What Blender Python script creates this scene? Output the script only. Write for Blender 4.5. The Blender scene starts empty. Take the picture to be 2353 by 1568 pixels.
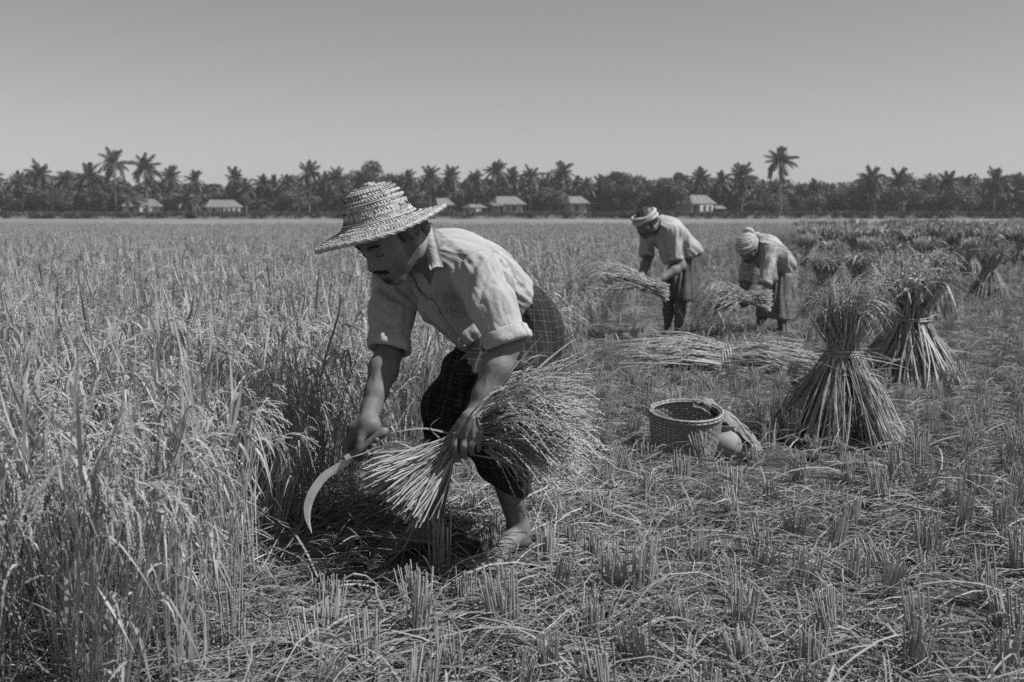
import bpy, math, random
import numpy as np
from mathutils import Vector, Matrix, Quaternion
from mathutils.bvhtree import BVHTree

# ------------------------------------------------------------------ camera, sky, sun, exposure
SC = bpy.context.scene
C = SC.collection
CAM_H, FPX, CX, CY = 1.2, 2400.0, 1176.5, 784.0      # metres; focal length and centre on a 2353 x 1568 frame
PITCH = math.atan(300.0 / FPX)
cam_d = bpy.data.cameras.new('camera')
cam = bpy.data.objects.new('camera', cam_d)
C.objects.link(cam)
cam.location = (0, 0, CAM_H)
cam.rotation_euler = (math.pi / 2 - PITCH, 0, 0)
cam_d.sensor_width = 36.0
cam_d.lens = 36.0 * FPX / 2353.0
cam_d.clip_start, cam_d.clip_end = 0.05, 6000
cam_d.dof.use_dof = True
cam_d.dof.focus_distance = 3.45
cam_d.dof.aperture_fstop = 4.5
SC.camera = cam

SUN_AZ, SUN_EL = math.radians(102), math.radians(55)    # azimuth from +Y (away from the camera) towards +X (right)
W = bpy.data.worlds.new('World')
SC.world = W
W.use_nodes = True
wn = W.node_tree
wn.nodes.clear()
sky_n = wn.nodes.new('ShaderNodeTexSky')
sky_n.sky_type = 'NISHITA'
sky_n.sun_disc = False
sky_n.sun_elevation = SUN_EL
sky_n.sun_rotation = SUN_AZ
sky_n.dust_density = 0.6
bw_n = wn.nodes.new('ShaderNodeRGBToBW')               # black-and-white film
bg_n = wn.nodes.new('ShaderNodeBackground')
bg_n.inputs['Strength'].default_value = 0.073
wo_n = wn.nodes.new('ShaderNodeOutputWorld')
wn.links.new(sky_n.outputs[0], bw_n.inputs[0])
wn.links.new(bw_n.outputs[0], bg_n.inputs[0])
wn.links.new(bg_n.outputs[0], wo_n.inputs[0])

sun_d = bpy.data.lights.new('sun', 'SUN')
sun_d.energy = 5.0
sun_d.angle = math.radians(0.5)
sun_d.color = (1, 1, 1)
sun = bpy.data.objects.new('sun', sun_d)
C.objects.link(sun)
SUN_DIR = Vector((math.sin(SUN_AZ) * math.cos(SUN_EL), math.cos(SUN_AZ) * math.cos(SUN_EL), math.sin(SUN_EL)))
sun.rotation_euler = SUN_DIR.to_track_quat('Z', 'Y').to_euler()
sun.location = SUN_DIR * 60

SC.view_settings.view_transform = 'Standard'
SC.view_settings.look = 'None'
SC.view_settings.exposure = 0.24
SC.view_settings.gamma = 1.0
SC.view_settings.use_curve_mapping = False
SC.render.engine = 'CYCLES'
SC.cycles.max_bounces = 5
SC.cycles.diffuse_bounces = 3
SC.cycles.glossy_bounces = 2
SC.cycles.transmission_bounces = 2
SC.cycles.use_denoising = False          # the sampling noise reads as film grain

# ------------------------------------------------------------------ helpers
rnd = random.Random(11)
rng = np.random.default_rng(11)
A = np.array
CAMP = A([0, 0, CAM_H])
_cp, _sp = math.cos(PITCH), math.sin(PITCH)


def ray(u, v):
    a, b = (u - CX) / FPX, (CY - v) / FPX
    return A([a, _cp + b * _sp, -_sp + b * _cp])


def pix(u, v, y):
    """World point seen at (u, v) of the photograph, at y metres in front of the camera."""
    d = ray(u, v)
    return CAMP + d * (y / d[1])


def ground(u, v, z=0.0):
    d = ray(u, v)
    return CAMP + d * ((z - CAM_H) / d[2])


def nrm(v):
    v = np.asarray(v, float)
    return v / (np.linalg.norm(v, axis=-1, keepdims=True) + 1e-12)


def hash3(ix, iy, iz):
    n = (ix * 374761393 + iy * 668265263 + iz * 2147483647 + 1013904223) & 0xffffffff
    n = ((n ^ (n >> 13)) * 1274126177) & 0xffffffff
    return ((n ^ (n >> 16)) & 0xffff) / 65535.0


def vnoise(P):
    P = np.asarray(P, float)
    I = np.floor(P).astype(np.int64)
    f = P - I
    f = f * f * (3 - 2 * f)
    r = 0
    for dx in (0, 1):
        for dy in (0, 1):
            for dz in (0, 1):
                w = (f[..., 0] if dx else 1 - f[..., 0]) * (f[..., 1] if dy else 1 - f[..., 1]) * (f[..., 2] if dz else 1 - f[..., 2])
                r = r + w * hash3(I[..., 0] + dx, I[..., 1] + dy, I[..., 2] + dz)
    return r * 2 - 1


class MB:
    """Collects vertices and faces; build() links them as one mesh object."""

    def __init__(s):
        s.v, s.f, s.n = [], {3: [], 4: []}, 0

    def add(s, V, F):
        V = np.asarray(V, float).reshape(-1, 3)
        F = np.asarray(F, np.int64)
        s.v.append(V)
        s.f[F.shape[1]].append(F + s.n)
        s.n += len(V)
        return s

    def poly(s, pts):
        """One n-gon as a fan about its centre."""
        P = np.asarray(pts, float)
        n = len(P)
        V = np.vstack([P, P.mean(0)])
        return s.add(V, [(i, (i + 1) % n, n) for i in range(n)])

    def box(s, c, size, rot=0.0):
        c, h = A(c, float), A(size, float) / 2
        V = A([[x, y, z] for x in (-1, 1) for y in (-1, 1) for z in (-1, 1)], float) * h
        ca, sa = math.cos(rot), math.sin(rot)
        V = V @ A([[ca, sa, 0], [-sa, ca, 0], [0, 0, 1]]) + c
        return s.add(V, [(0, 1, 3, 2), (4, 6, 7, 5), (0, 4, 5, 1), (2, 3, 7, 6), (0, 2, 6, 4), (1, 5, 7, 3)])

    def tubes(s, paths, radii, sides=3, cap=True):
        """paths (N,K,3), radii (N,K) or (K,) or a number."""
        P = np.asarray(paths, float)
        if P.ndim == 2:
            P = P[None]
        N, K, _ = P.shape
        R = np.broadcast_to(np.asarray(radii, float), (N, K))
        T = np.empty_like(P)
        T[:, 1:-1] = P[:, 2:] - P[:, :-2]
        T[:, 0] = P[:, 1] - P[:, 0]
        T[:, -1] = P[:, -1] - P[:, -2]
        T = nrm(T)
        T0 = nrm(P[:, -1] - P[:, 0] + 1e-9)
        ref = np.where(np.abs(T0[:, 2:3]) < 0.8, A([[0, 0, 1.0]]), A([[1.0, 0, 0]]))[:, None, :]
        U = nrm(np.cross(T, np.broadcast_to(ref, T.shape)))
        Wv = np.cross(T, U)
        a = np.arange(sides) * 2 * math.pi / sides
        V = P[:, :, None] + R[:, :, None, None] * (np.cos(a)[:, None] * U[:, :, None] + np.sin(a)[:, None] * Wv[:, :, None])
        n_, k_, j_ = np.meshgrid(np.arange(N), np.arange(K - 1), np.arange(sides), indexing='ij')
        i0 = (n_ * K + k_) * sides
        j2 = (j_ + 1) % sides
        F = np.stack([i0 + j_, i0 + sides + j_, i0 + sides + j2, i0 + j2], -1).reshape(-1, 4)
        s.add(V.reshape(-1, 3), F)
        if cap:
            o = s.n - N * K * sides
            b = o + np.arange(N)[:, None] * K * sides
            if sides == 3:
                s.f[3].append(np.stack([b[:, 0], b[:, 0] + 1, b[:, 0] + 2], -1))
                e = b[:, 0] + (K - 1) * sides
                s.f[3].append(np.stack([e, e + 2, e + 1], -1))
            elif sides == 4:
                s.f[4].append(b + A([0, 1, 2, 3]))
                s.f[4].append(b + (K - 1) * sides + A([3, 2, 1, 0]))
            else:
                for q, rev in ((0, False), (K - 1, True)):
                    ring = b + q * sides + np.arange(sides)
                    for t in range(1, sides - 1):
                        tri = (0, t + 1, t) if rev else (0, t, t + 1)
                        s.f[3].append(ring[:, list(tri)])
        return s

    def ribbons(s, paths, widths, side=None, fold=0.0):
        """Flat blades along paths (N,K,3), widths (N,K)/(K,), side (N,3): direction of the width."""
        P = np.asarray(paths, float)
        if P.ndim == 2:
            P = P[None]
        N, K, _ = P.shape
        Wd = np.broadcast_to(np.asarray(widths, float), (N, K))
        T = np.gradient(P, axis=1)
        if side is None:
            side = rng.normal(size=(N, 3))
        S = np.broadcast_to(np.asarray(side, float).reshape(-1, 1, 3), P.shape)
        S = nrm(S - T * (S * T).sum(-1, keepdims=True) / ((T * T).sum(-1, keepdims=True) + 1e-12))
        L, R_ = P - S * Wd[..., None] / 2, P + S * Wd[..., None] / 2
        if fold:
            Nn = nrm(np.cross(T, S))
            M = P + Nn * Wd[..., None] * fold
            V = np.stack([L, M, R_], 2).reshape(-1, 3)
            q = 3
        else:
            V = np.stack([L, R_], 2).reshape(-1, 3)
            q = 2
        n_, k_ = np.meshgrid(np.arange(N), np.arange(K - 1), indexing='ij')
        i0 = ((n_ * K + k_) * q).reshape(-1)
        o = s.n
        s.v.append(V)
        s.n += len(V)
        for j in range(q - 1):
            s.f[4].append(np.stack([i0 + j, i0 + j + 1, i0 + q + j + 1, i0 + q + j], -1) + o)
        return s

    def grains(s, pos, dirs, length, rad):
        """Elongated double pyramids (rice grains)."""
        pos, d = np.asarray(pos, float), nrm(dirs)
        n = len(pos)
        ref = np.where(np.abs(d[:, 2:3]) < 0.8, A([[0, 0, 1.0]]), A([[1.0, 0, 0]]))
        u = nrm(np.cross(d, ref))
        w = np.cross(d, u)
        L = np.broadcast_to(np.asarray(length, float), (n,))[:, None]
        r = np.broadcast_to(np.asarray(rad, float), (n,))[:, None]
        mid = pos + d * L * 0.45
        V = np.stack([pos, mid + u * r, mid - u * r * .5 + w * r * .87, mid - u * r * .5 - w * r * .87, pos + d * L], 1).reshape(-1, 3)
        b = np.arange(n)[:, None] * 5
        F = np.concatenate([b + A(t) for t in ((0, 2, 1), (0, 3, 2), (0, 1, 3), (4, 1, 2), (4, 2, 3), (4, 3, 1))])
        return s.add(V, F)

    def lathe(s, prof, c=(0, 0, 0), seg=24):
        prof = np.asarray(prof, float)
        a = np.arange(seg) * 2 * math.pi / seg
        V = np.stack([prof[:, None, 0] * np.cos(a), prof[:, None, 0] * np.sin(a), np.broadcast_to(prof[:, None, 1], (len(prof), seg))], -1) + A(c)
        k, j = np.meshgrid(np.arange(len(prof) - 1), np.arange(seg), indexing='ij')
        j2 = (j + 1) % seg
        F = np.stack([k * seg + j, k * seg + j2, (k + 1) * seg + j2, (k + 1) * seg + j], -1).reshape(-1, 4)
        return s.add(V.reshape(-1, 3), F)

    def grid(s, G):
        G = np.asarray(G, float)
        n, m, _ = G.shape
        i, j = np.meshgrid(np.arange(n - 1), np.arange(m - 1), indexing='ij')
        F = np.stack([i * m + j, (i + 1) * m + j, (i + 1) * m + j + 1, i * m + j + 1], -1).reshape(-1, 4)
        return s.add(G.reshape(-1, 3), F)

    def slab(s, G, thick, nor):
        """A sheet G (n,m,3) with thickness along nor (n,m,3)."""
        G, nor = np.asarray(G, float), np.broadcast_to(np.asarray(nor, float), np.shape(G))
        n, m, _ = G.shape
        o = s.n
        s.grid(G + nor * thick / 2)
        s.grid((G - nor * thick / 2)[:, ::-1])
        idx = np.arange(n * m).reshape(n, m)
        idb = o + n * m + np.arange(n * m).reshape(n, m)[:, ::-1]
        idx = idx + o
        loop = np.concatenate([idx[0, :-1], idx[:-1, -1], idx[-1, :0:-1], idx[:0:-1, 0]])
        lob = np.concatenate([idb[0, :-1], idb[:-1, -1], idb[-1, :0:-1], idb[:0:-1, 0]])
        s.f[4].append(np.stack([loop, lob, np.roll(lob, -1), np.roll(loop, -1)], -1))
        return s

    def mesh(s, name, smooth=False):
        V = np.concatenate(s.v) if s.v else np.zeros((0, 3))
        return raw_mesh(name, V, s.f, smooth)

    def build(s, name, material, parent=None, smooth=False):
        return obj(name, s.mesh(name, smooth), material, parent)


def raw_mesh(name, V, faces, smooth=False):
    me = bpy.data.meshes.new(name)
    me.vertices.add(len(V))
    me.vertices.foreach_set('co', np.asarray(V, np.float32).ravel())
    idx, starts, o = [], [], 0
    for k in (3, 4):
        if len(faces.get(k, [])):
            Fk = np.concatenate([np.asarray(q).reshape(-1, k) for q in faces[k]])
            idx.append(Fk.ravel())
            starts.append(o + np.arange(len(Fk)) * k)
            o += len(Fk) * k
    if idx:
        idx, starts = np.concatenate(idx).astype(np.int32), np.concatenate(starts).astype(np.int32)
        me.loops.add(len(idx))
        me.loops.foreach_set('vertex_index', idx)
        me.polygons.add(len(starts))
        me.polygons.foreach_set('loop_start', starts)
        me.polygons.foreach_set('use_smooth', np.full(len(starts), smooth, bool))
    me.update(calc_edges=True)
    return me


def obj(name, me, material=None, parent=None):
    o = bpy.data.objects.new(name, me)
    C.objects.link(o)
    if material is not None:
        if not me.materials:
            me.materials.append(material)
    if parent is not None:
        o.parent = parent
    return o


def tag(o, label=None, cat=None, group=None, kind=None):
    for k, v in (('label', label), ('category', cat), ('group', group), ('kind', kind)):
        if v:
            o[k] = v
    return o


def empty(name, loc, label, cat, group=None, rz=0.0):
    o = bpy.data.objects.new(name, None)
    o.empty_display_size = 0.1
    C.objects.link(o)
    o.location = loc
    o.rotation_euler = (0, 0, rz)
    return tag(o, label, cat, group)


def copy_tree(o, parent=None):
    c = o.copy()
    C.objects.link(c)
    c.parent = parent
    for ch in list(o.children):
        copy_tree(ch, c)
    return c


_ONES = 'first second third fourth fifth sixth seventh eighth ninth tenth eleventh twelfth thirteenth fourteenth fifteenth sixteenth seventeenth eighteenth nineteenth'.split()
_TENS = {20: 'twent', 30: 'thirt', 40: 'fort', 50: 'fift', 60: 'sixt', 70: 'sevent', 80: 'eight', 90: 'ninet', 100: 'hundred', 110: 'hundred and ten'}


def nth(n):
    """1 -> first, 23 -> twenty-third."""
    if n < 20:
        return _ONES[n - 1]
    if n >= 100:
        return 'hundredth' if n == 100 else 'hundred and ' + nth(n - 100)
    t, o = n // 10 * 10, n % 10
    return _TENS[t] + ('ieth' if o == 0 else 'y-' + _ONES[o - 1])


def bez(P0, P1, P2, P3, K):
    t = np.linspace(0, 1, K)[:, None]
    P0, P1, P2, P3 = [np.asarray(p, float)[..., None, :] for p in (P0, P1, P2, P3)]
    return P0 * (1 - t) ** 3 + 3 * P1 * t * (1 - t) ** 2 + 3 * P2 * t * t * (1 - t) + P3 * t ** 3


def spline(pts, K):
    """Catmull-Rom through pts (n,3), resampled to K points."""
    P = np.asarray(pts, float)
    P = np.vstack([2 * P[0] - P[1], P, 2 * P[-1] - P[-2]])
    n = len(P) - 3
    t = np.linspace(0, n - 1e-6, K)
    i = t.astype(int)
    f = (t - i)[:, None]
    p0, p1, p2, p3 = P[i], P[i + 1], P[i + 2], P[i + 3]
    return 0.5 * (2 * p1 + (p2 - p0) * f + (2 * p0 - 5 * p1 + 4 * p2 - p3) * f ** 2 + (3 * p1 - p0 - 3 * p2 + p3) * f ** 3)


# ------------------------------------------------------------------ materials (all neutral greys: the photograph is black-and-white)
def g3(v):
    return (v, v, v, 1)


class Mat:
    def __init__(s, name, rough=0.8, spec=0.3):
        s.m = bpy.data.materials.new(name)
        s.m.use_nodes = True
        s.t = s.m.node_tree
        s.b = s.t.nodes['Principled BSDF']
        s.b.inputs['Roughness'].default_value = rough
        s.b.inputs['Specular IOR Level'].default_value = spec
        s.out = s.t.nodes['Material Output']

    def n(s, typ, **kw):
        x = s.t.nodes.new('ShaderNode' + typ)
        for k, v in kw.items():
            if hasattr(x, k):
                setattr(x, k, v)
            else:
                x.inputs[k].default_value = v
        return x

    def l(s, a, b):
        s.t.links.new(a, b)

    def coord(s, kind='Object'):
        return s.n('TexCoord').outputs[kind]

    def noise(s, scale, detail=3, co=None, stretch=None, rough=0.55):
        co = co or s.coord()
        if stretch:
            mp = s.n('Mapping')
            mp.inputs['Scale'].default_value = stretch
            s.l(co, mp.inputs[0])
            co = mp.outputs[0]
        x = s.n('TexNoise', Scale=scale, Detail=detail, Roughness=rough)
        s.l(co, x.inputs['Vector'])
        return x.outputs['Fac']

    def ramp(s, fac, stops):
        r = s.n('ValToRGB')
        e = r.color_ramp.elements
        while len(e) < len(stops):
            e.new(0.5)
        for q, (p, v) in zip(e, stops):
            q.position, q.color = p, g3(v)
        s.l(fac, r.inputs[0])
        return r.outputs[0]

    def math(s, op, a, b=None, c=None):
        x = s.n('Math', operation=op)
        for k, v in enumerate((a, b, c)):
            if v is None:
                continue
            if isinstance(v, (int, float)):
                x.inputs[k].default_value = v
            else:
                s.l(v, x.inputs[k])
        return x.outputs[0]

    def mul(s, a, b):
        x = s.n('MixRGB', blend_type='MULTIPLY')
        x.inputs[0].default_value = 1
        for k, v in ((1, a), (2, b)):
            if isinstance(v, (int, float)):
                x.inputs[k].default_value = g3(v)
            else:
                s.l(v, x.inputs[k])
        return x.outputs[0]

    def col(s, c):
        if isinstance(c, (int, float)):
            s.b.inputs['Base Color'].default_value = g3(c)
        else:
            s.l(c, s.b.inputs['Base Color'])
        return s

    def bump(s, h, strength=0.3, dist=0.01):
        b = s.n('Bump', Strength=strength, Distance=dist)
        s.l(h, b.inputs['Height'])
        s.l(b.outputs[0], s.b.inputs['Normal'])
        return s

    def leafy(s, amount=0.25):
        """Thin leaves pass some light through."""
        tr = s.n('BsdfTranslucent')
        mx = s.n('MixShader')
        mx.inputs[0].default_value = amount
        src = s.b.inputs['Base Color']
        if src.is_linked:
            s.l(src.links[0].from_socket, tr.inputs[0])
        else:
            tr.inputs[0].default_value = src.default_value
        s.l(s.b.outputs[0], mx.inputs[1])
        s.l(tr.outputs[0], mx.inputs[2])
        s.l(mx.outputs[0], s.out.inputs[0])
        return s


def straw_mat(name, lo, hi, trans=0.2, rough=0.55):
    m = Mat(name, rough, 0.35)
    per = m.n('ObjectInfo').outputs['Random']
    isl = m.n('NewGeometry').outputs['Random Per Island']
    f = m.math('ADD', m.math('MULTIPLY', isl, 0.75), m.math('MULTIPLY', per, 0.25))
    c = m.ramp(f, [(0.0, lo), (0.5, (lo + hi) / 2), (1.0, hi)])
    blot = m.ramp(m.noise(14, 2), [(0.3, 0.75), (0.7, 1.05)])
    m.col(m.mul(c, blot))
    if trans:
        m.leafy(trans)
    return m.m


M = {}
M['rice_leaf'] = straw_mat('rice leaf', 0.28, 0.54, 0.3)
M['rice_stem'] = straw_mat('rice stem', 0.26, 0.50, 0.12)
M['rice_grain'] = straw_mat('rice grain', 0.30, 0.50, 0.1)
M['straw'] = straw_mat('dry straw', 0.14, 0.36, 0.1)
M['cut_straw'] = straw_mat('fresh cut straw', 0.24, 0.50, 0.1)
M['stubble'] = straw_mat('stubble', 0.28, 0.54, 0.1)
M['stook_straw'] = straw_mat('weathered stook straw', 0.22, 0.56, 0.05)
M['stook_ear'] = straw_mat('weathered stook ears', 0.26, 0.48, 0.05)
M['band'] = straw_mat('straw band', 0.30, 0.40, 0.0)

m = Mat('field soil', 0.95, 0.15)
n1, n2 = m.noise(5, 5), m.noise(60, 4)
m.col(m.mul(m.ramp(n1, [(0.3, 0.055), (0.7, 0.10)]), m.ramp(n2, [(0.3, 0.7), (0.7, 1.15)])))
m.bump(m.math('ADD', m.math('MULTIPLY', n1, 1.0), m.math('MULTIPLY', n2, 0.4)), 0.8, 0.03)
M['soil'] = m.m
m = Mat('far field', 0.9, 0.2)
m.col(m.mul(m.ramp(m.noise(0.05, 4, stretch=(1, 2.5, 1)), [(0.3, 0.15), (0.7, 0.25)]), m.ramp(m.noise(1.4, 4), [(0.3, 0.75), (0.7, 1.1)])))
m.bump(m.noise(3, 4), 0.6, 0.2)
M['far_field'] = m.m
m = Mat('bank turf', 0.9, 0.2)
m.col(m.ramp(m.noise(0.9, 5), [(0.3, 0.08), (0.7, 0.2)]))
m.bump(m.noise(4, 4), 0.8, 0.2)
M['turf'] = m.m


# ------------------------------------------------------------------ implicit surfaces (skin, cloth)
def smin(a, b, k):
    h = np.clip(0.5 + 0.5 * (b - a) / k, 0, 1)
    return b + (a - b) * h - k * h * (1 - h)


class Field:
    def __init__(s):
        s.pr = []

    def add(s, fn, k=0.02):
        s.pr.append((fn, k, 0))
        return s

    def sub(s, fn, k=0.01):
        s.pr.append((fn, k, 1))
        return s

    def cut(s, fn, k=0.005):
        s.pr.append((fn, k, 2))
        return s

    def ev(s, P):
        d = np.full(P.shape[:-1], 9.0)
        for fn, k, mode in s.pr:
            q = fn(P)
            d = smin(d, q, k) if mode == 0 else -smin(-d, q, k) if mode == 1 else -smin(-d, -q, k)
        return d

    def mesh(s, lo, hi, h):
        lo, hi = A(lo, float), A(hi, float)
        nb = np.ceil((hi - lo) / (8 * h)).astype(int)
        bc = np.stack(np.meshgrid(*[lo[i] + (np.arange(nb[i]) + 0.5) * 8 * h for i in range(3)], indexing='ij'), -1)
        dc = s.ev(bc)
        G = np.repeat(np.repeat(np.repeat(dc, 8, 0), 8, 1), 8, 2).astype(np.float32)
        G = np.pad(G, ((0, 1),) * 3, mode='edge')
        hd = 4 * h * 1.7321
        act = np.argwhere(np.abs(dc) < hd * 1.5)
        off = np.stack(np.meshgrid(*[np.arange(9)] * 3, indexing='ij'), -1).reshape(-1, 3)
        for c0 in range(0, len(act), 1500):
            ab = act[c0:c0 + 1500]
            ctr = bc[ab[:, 0], ab[:, 1], ab[:, 2]]
            tot = dc[ab[:, 0], ab[:, 1], ab[:, 2]]
            gi = ab[:, None, :] * 8 + off[None]
            P = lo + gi * h
            d = np.full(P.shape[:2], 9.0)
            for fn, k, mode in s.pr:
                q0 = fn(ctr)
                if mode == 0:
                    mk = q0 < tot + k + 3.2 * hd
                elif mode == 1:
                    mk = q0 < k + 3.2 * hd
                else:
                    mk = q0 > -k - 3.2 * hd
                if not mk.any():
                    continue
                q = fn(P[mk])
                d[mk] = smin(d[mk], q, k) if mode == 0 else -smin(-d[mk], q, k) if mode == 1 else -smin(-d[mk], -q, k)
            G[gi[..., 0], gi[..., 1], gi[..., 2]] = d
        # surface nets
        S = G < 0
        sh = G.shape
        st = (sh[1] * sh[2], sh[2], 1)
        ids, pos, quads = [], [], []
        for ax in range(3):
            a = [slice(None)] * 3
            b = [slice(None)] * 3
            a[ax], b[ax] = slice(0, -1), slice(1, None)
            E = np.argwhere(S[tuple(a)] != S[tuple(b)])
            o1, o2 = [i for i in range(3) if i != ax]
            E = E[(E[:, o1] > 0) & (E[:, o2] > 0) & (E[:, o1] < sh[o1] - 1) & (E[:, o2] < sh[o2] - 1)]
            E2 = E.copy()
            E2[:, ax] += 1
            g0, g1 = G[tuple(E.T)], G[tuple(E2.T)]
            t = g0 / (g0 - g1 + 1e-12)
            X = E.astype(float)
            X[:, ax] += t
            base = E @ A(st)
            cells = np.stack([base - st[o1] - st[o2], base - st[o2], base, base - st[o1]], -1)
            flip = (g0 < 0) if ax != 1 else (g0 >= 0)
            cells[~flip] = cells[~flip][:, ::-1]
            quads.append(cells)
            ids.append(cells.ravel())
            pos.append(np.repeat(X, 4, 0))
        ids, pos, quads = np.concatenate(ids), np.concatenate(pos), np.concatenate(quads)
        un, inv = np.unique(ids, return_inverse=True)
        inv = inv.ravel()
        cnt = np.bincount(inv)
        V = np.stack([np.bincount(inv, pos[:, i]) / cnt for i in range(3)], -1) * h + lo
        return V, inv.reshape(-1, 4)


def cone(a, b, ra, rb):
    a, b = A(a, float), A(b, float)
    ab = b - a
    L2 = ab @ ab + 1e-12

    def f(P):
        t = np.clip(((P - a) @ ab) / L2, 0, 1)
        return np.linalg.norm(P - a - t[..., None] * ab, axis=-1) - (ra + (rb - ra) * t)
    return f


def chain(pts, rs):
    fs = [cone(pts[i], pts[i + 1], rs[i], rs[i + 1]) for i in range(len(pts) - 1)]

    def f(P):
        d = fs[0](P)
        for q in fs[1:]:
            d = np.minimum(d, q(P))
        return d
    return f


def ell(c, r, R=None):
    """Ellipsoid at c with radii r along the rows of R."""
    c, r = A(c, float), A(r, float)
    R = np.eye(3) if R is None else A(R, float)

    def f(P):
        q = (P - c) @ R.T
        k0 = np.linalg.norm(q / r, axis=-1)
        k1 = np.linalg.norm(q / (r * r), axis=-1) + 1e-9
        return k0 * (k0 - 1) / k1
    return f


def half(p, n):
    """Positive on the side n points to."""
    p, n = A(p, float), nrm(n)
    return lambda P: (P - p) @ n


def normals_of(V, F):
    n = np.zeros_like(V)
    fn = np.cross(V[F[:, 2]] - V[F[:, 0]], V[F[:, 3]] - V[F[:, 1]])
    for k in range(4):
        for a in range(3):
            n[:, a] += np.bincount(F[:, k], fn[:, a], len(V))
    return nrm(n)


def smooth_mesh(V, F, it=1, lam=0.5):
    for _ in range(it):
        s = np.zeros_like(V)
        c = np.zeros(len(V))
        for k in range(4):
            for j in (1, 3):
                for a in range(3):
                    s[:, a] += np.bincount(F[:, k], V[F[:, (k + j) % 4], a], len(V))
                c += np.bincount(F[:, k], minlength=len(V))
        V = V + lam * (s / np.maximum(c, 1)[:, None] - V)
    return V


def poly_dist(P, line):
    d = np.full(len(P), 9.0)
    for a, b in zip(line[:-1], line[1:]):
        ab = b - a
        t = np.clip(((P - a) @ ab) / (ab @ ab + 1e-12), 0, 1)
        d = np.minimum(d, np.linalg.norm(P - a - t[:, None] * ab, axis=1))
    return d


def attr(me, name, vals):
    vals = np.asarray(vals, np.float32)
    if vals.ndim == 1:
        me.attributes.new(name, 'FLOAT', 'POINT').data.foreach_set('value', vals)
    else:
        me.attributes.new(name, 'FLOAT_VECTOR', 'POINT').data.foreach_set('vector', vals.ravel())
# ------------------------------------------------------------------ ground
FEET = [(*ground(u, v)[:2], .12) for u, v in ((1200, 1240), (1165, 1275), (1125, 1305), (1105, 1335), (1150, 1330), (1190, 1300), (1010, 1245), (950, 1260), (880, 1275), (860, 1305), (930, 1300), (990, 1285))]
BY = [1.0, 2.6, 3.2, 3.4, 3.6, 4.0, 4.7, 5.3, 6.0, 7.6, 9.1, 10.4, 13, 17, 25, 34, 37, 38.5, 500]
BX = [-.62, -.64, -.70, -.66, -.58, -.46, -.36, -.18, .02, .26, .46, 1.0, 1.7, 2.8, 5.2, 8.5, 14, 60, 60]


def edge_x(y):
    return np.interp(y, BY, BX)


def ground_z(x, y):
    z = 0.022 * vnoise(np.stack([x * 2.3, y * 2.3, 0 * x], -1)) + 0.014 * vnoise(np.stack([x * 7, y * 7, 0 * x + 3], -1)) + 0.008 * vnoise(np.stack([x * 21, y * 21, 0 * x + 7], -1))
    for fx, fy, fr in FEET:
        z = z * np.clip(np.hypot(x - fx, y - fy) / .2 - .5, 0, 1)
    return z * np.clip((40 - y) / 10, 0, 1)


def sheet(name, xs, ys, zf, mat):
    X, Y = np.meshgrid(xs, ys, indexing='ij')
    o = MB().grid(np.stack([X, Y, zf(X, Y)], -1)).build(name, mat, None, True)
    return tag(o, kind='structure')


far_x = [-880, -300, -120, -60, -30, -16]
xs = np.concatenate([far_x, np.arange(-8, -3, .3), np.arange(-3, 4.5, .045), np.arange(4.5, 12, .3), [16, 30, 60, 120, 300, 880]])
ys = np.concatenate([[-60, -20, -5, 0, 1.2], np.arange(1.9, 9, .045), np.arange(9, 20, .25), np.arange(20, 56, 2.0)])
sheet('ground', xs, ys, ground_z, M['soil'])
bx = np.concatenate([[-880], np.arange(-200, 200, 1.0), [880]])
sheet('far_field', [-880, -200, 200, 880], [54.0, 100, 150], lambda x, y: 0 * x, M['far_field'])


def bank_z(x, y):
    n = vnoise(np.stack([x * .35, y * .5, 0 * x], -1)) * .12
    return np.where(y < 150.2, 0, np.where(y < 153.2, .46 + n, .05))


sheet('field_bank', bx, [150.0, 150.8, 151.6, 152.4, 153.2], bank_z, M['turf'])
sheet('village_field', [-880, -200, 200, 880], [153.2, 200, 300], lambda x, y: 0 * x + .05, M['far_field'])


def bank2_z(x, y):
    n = vnoise(np.stack([x * .2, y * .5, 0 * x], -1)) * .2
    return np.where(y < 300.2, .05, np.where(y < 306, .10 + n, .05))


sheet('village_bank', bx, [300.0, 301, 303, 305, 306], bank2_z, M['turf'])
sheet('village_ground', [-880, -200, 200, 880], [306, 500, 890], lambda x, y: 0 * x + .05, M['soil'])


# ------------------------------------------------------------------ plant meshes
def multi(name, parts, smooth=False):
    """One mesh out of several (MB, material) pairs."""
    V, f, mi, o = [], {3: [], 4: []}, {3: [], 4: []}, 0
    for k, (mb, mat) in enumerate(parts):
        if not mb.v:
            continue
        v = np.concatenate(mb.v)
        for q in (3, 4):
            for F in mb.f[q]:
                F = np.asarray(F).reshape(-1, q)
                f[q].append(F + o)
                mi[q].append(np.full(len(F), k))
        V.append(v)
        o += len(v)
    me = raw_mesh(name, np.concatenate(V), f, smooth)
    for mb, mat in parts:
        me.materials.append(mat)
    me.polygons.foreach_set('material_index', np.concatenate(mi[3] + mi[4]).astype(np.int32))
    return me


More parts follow.
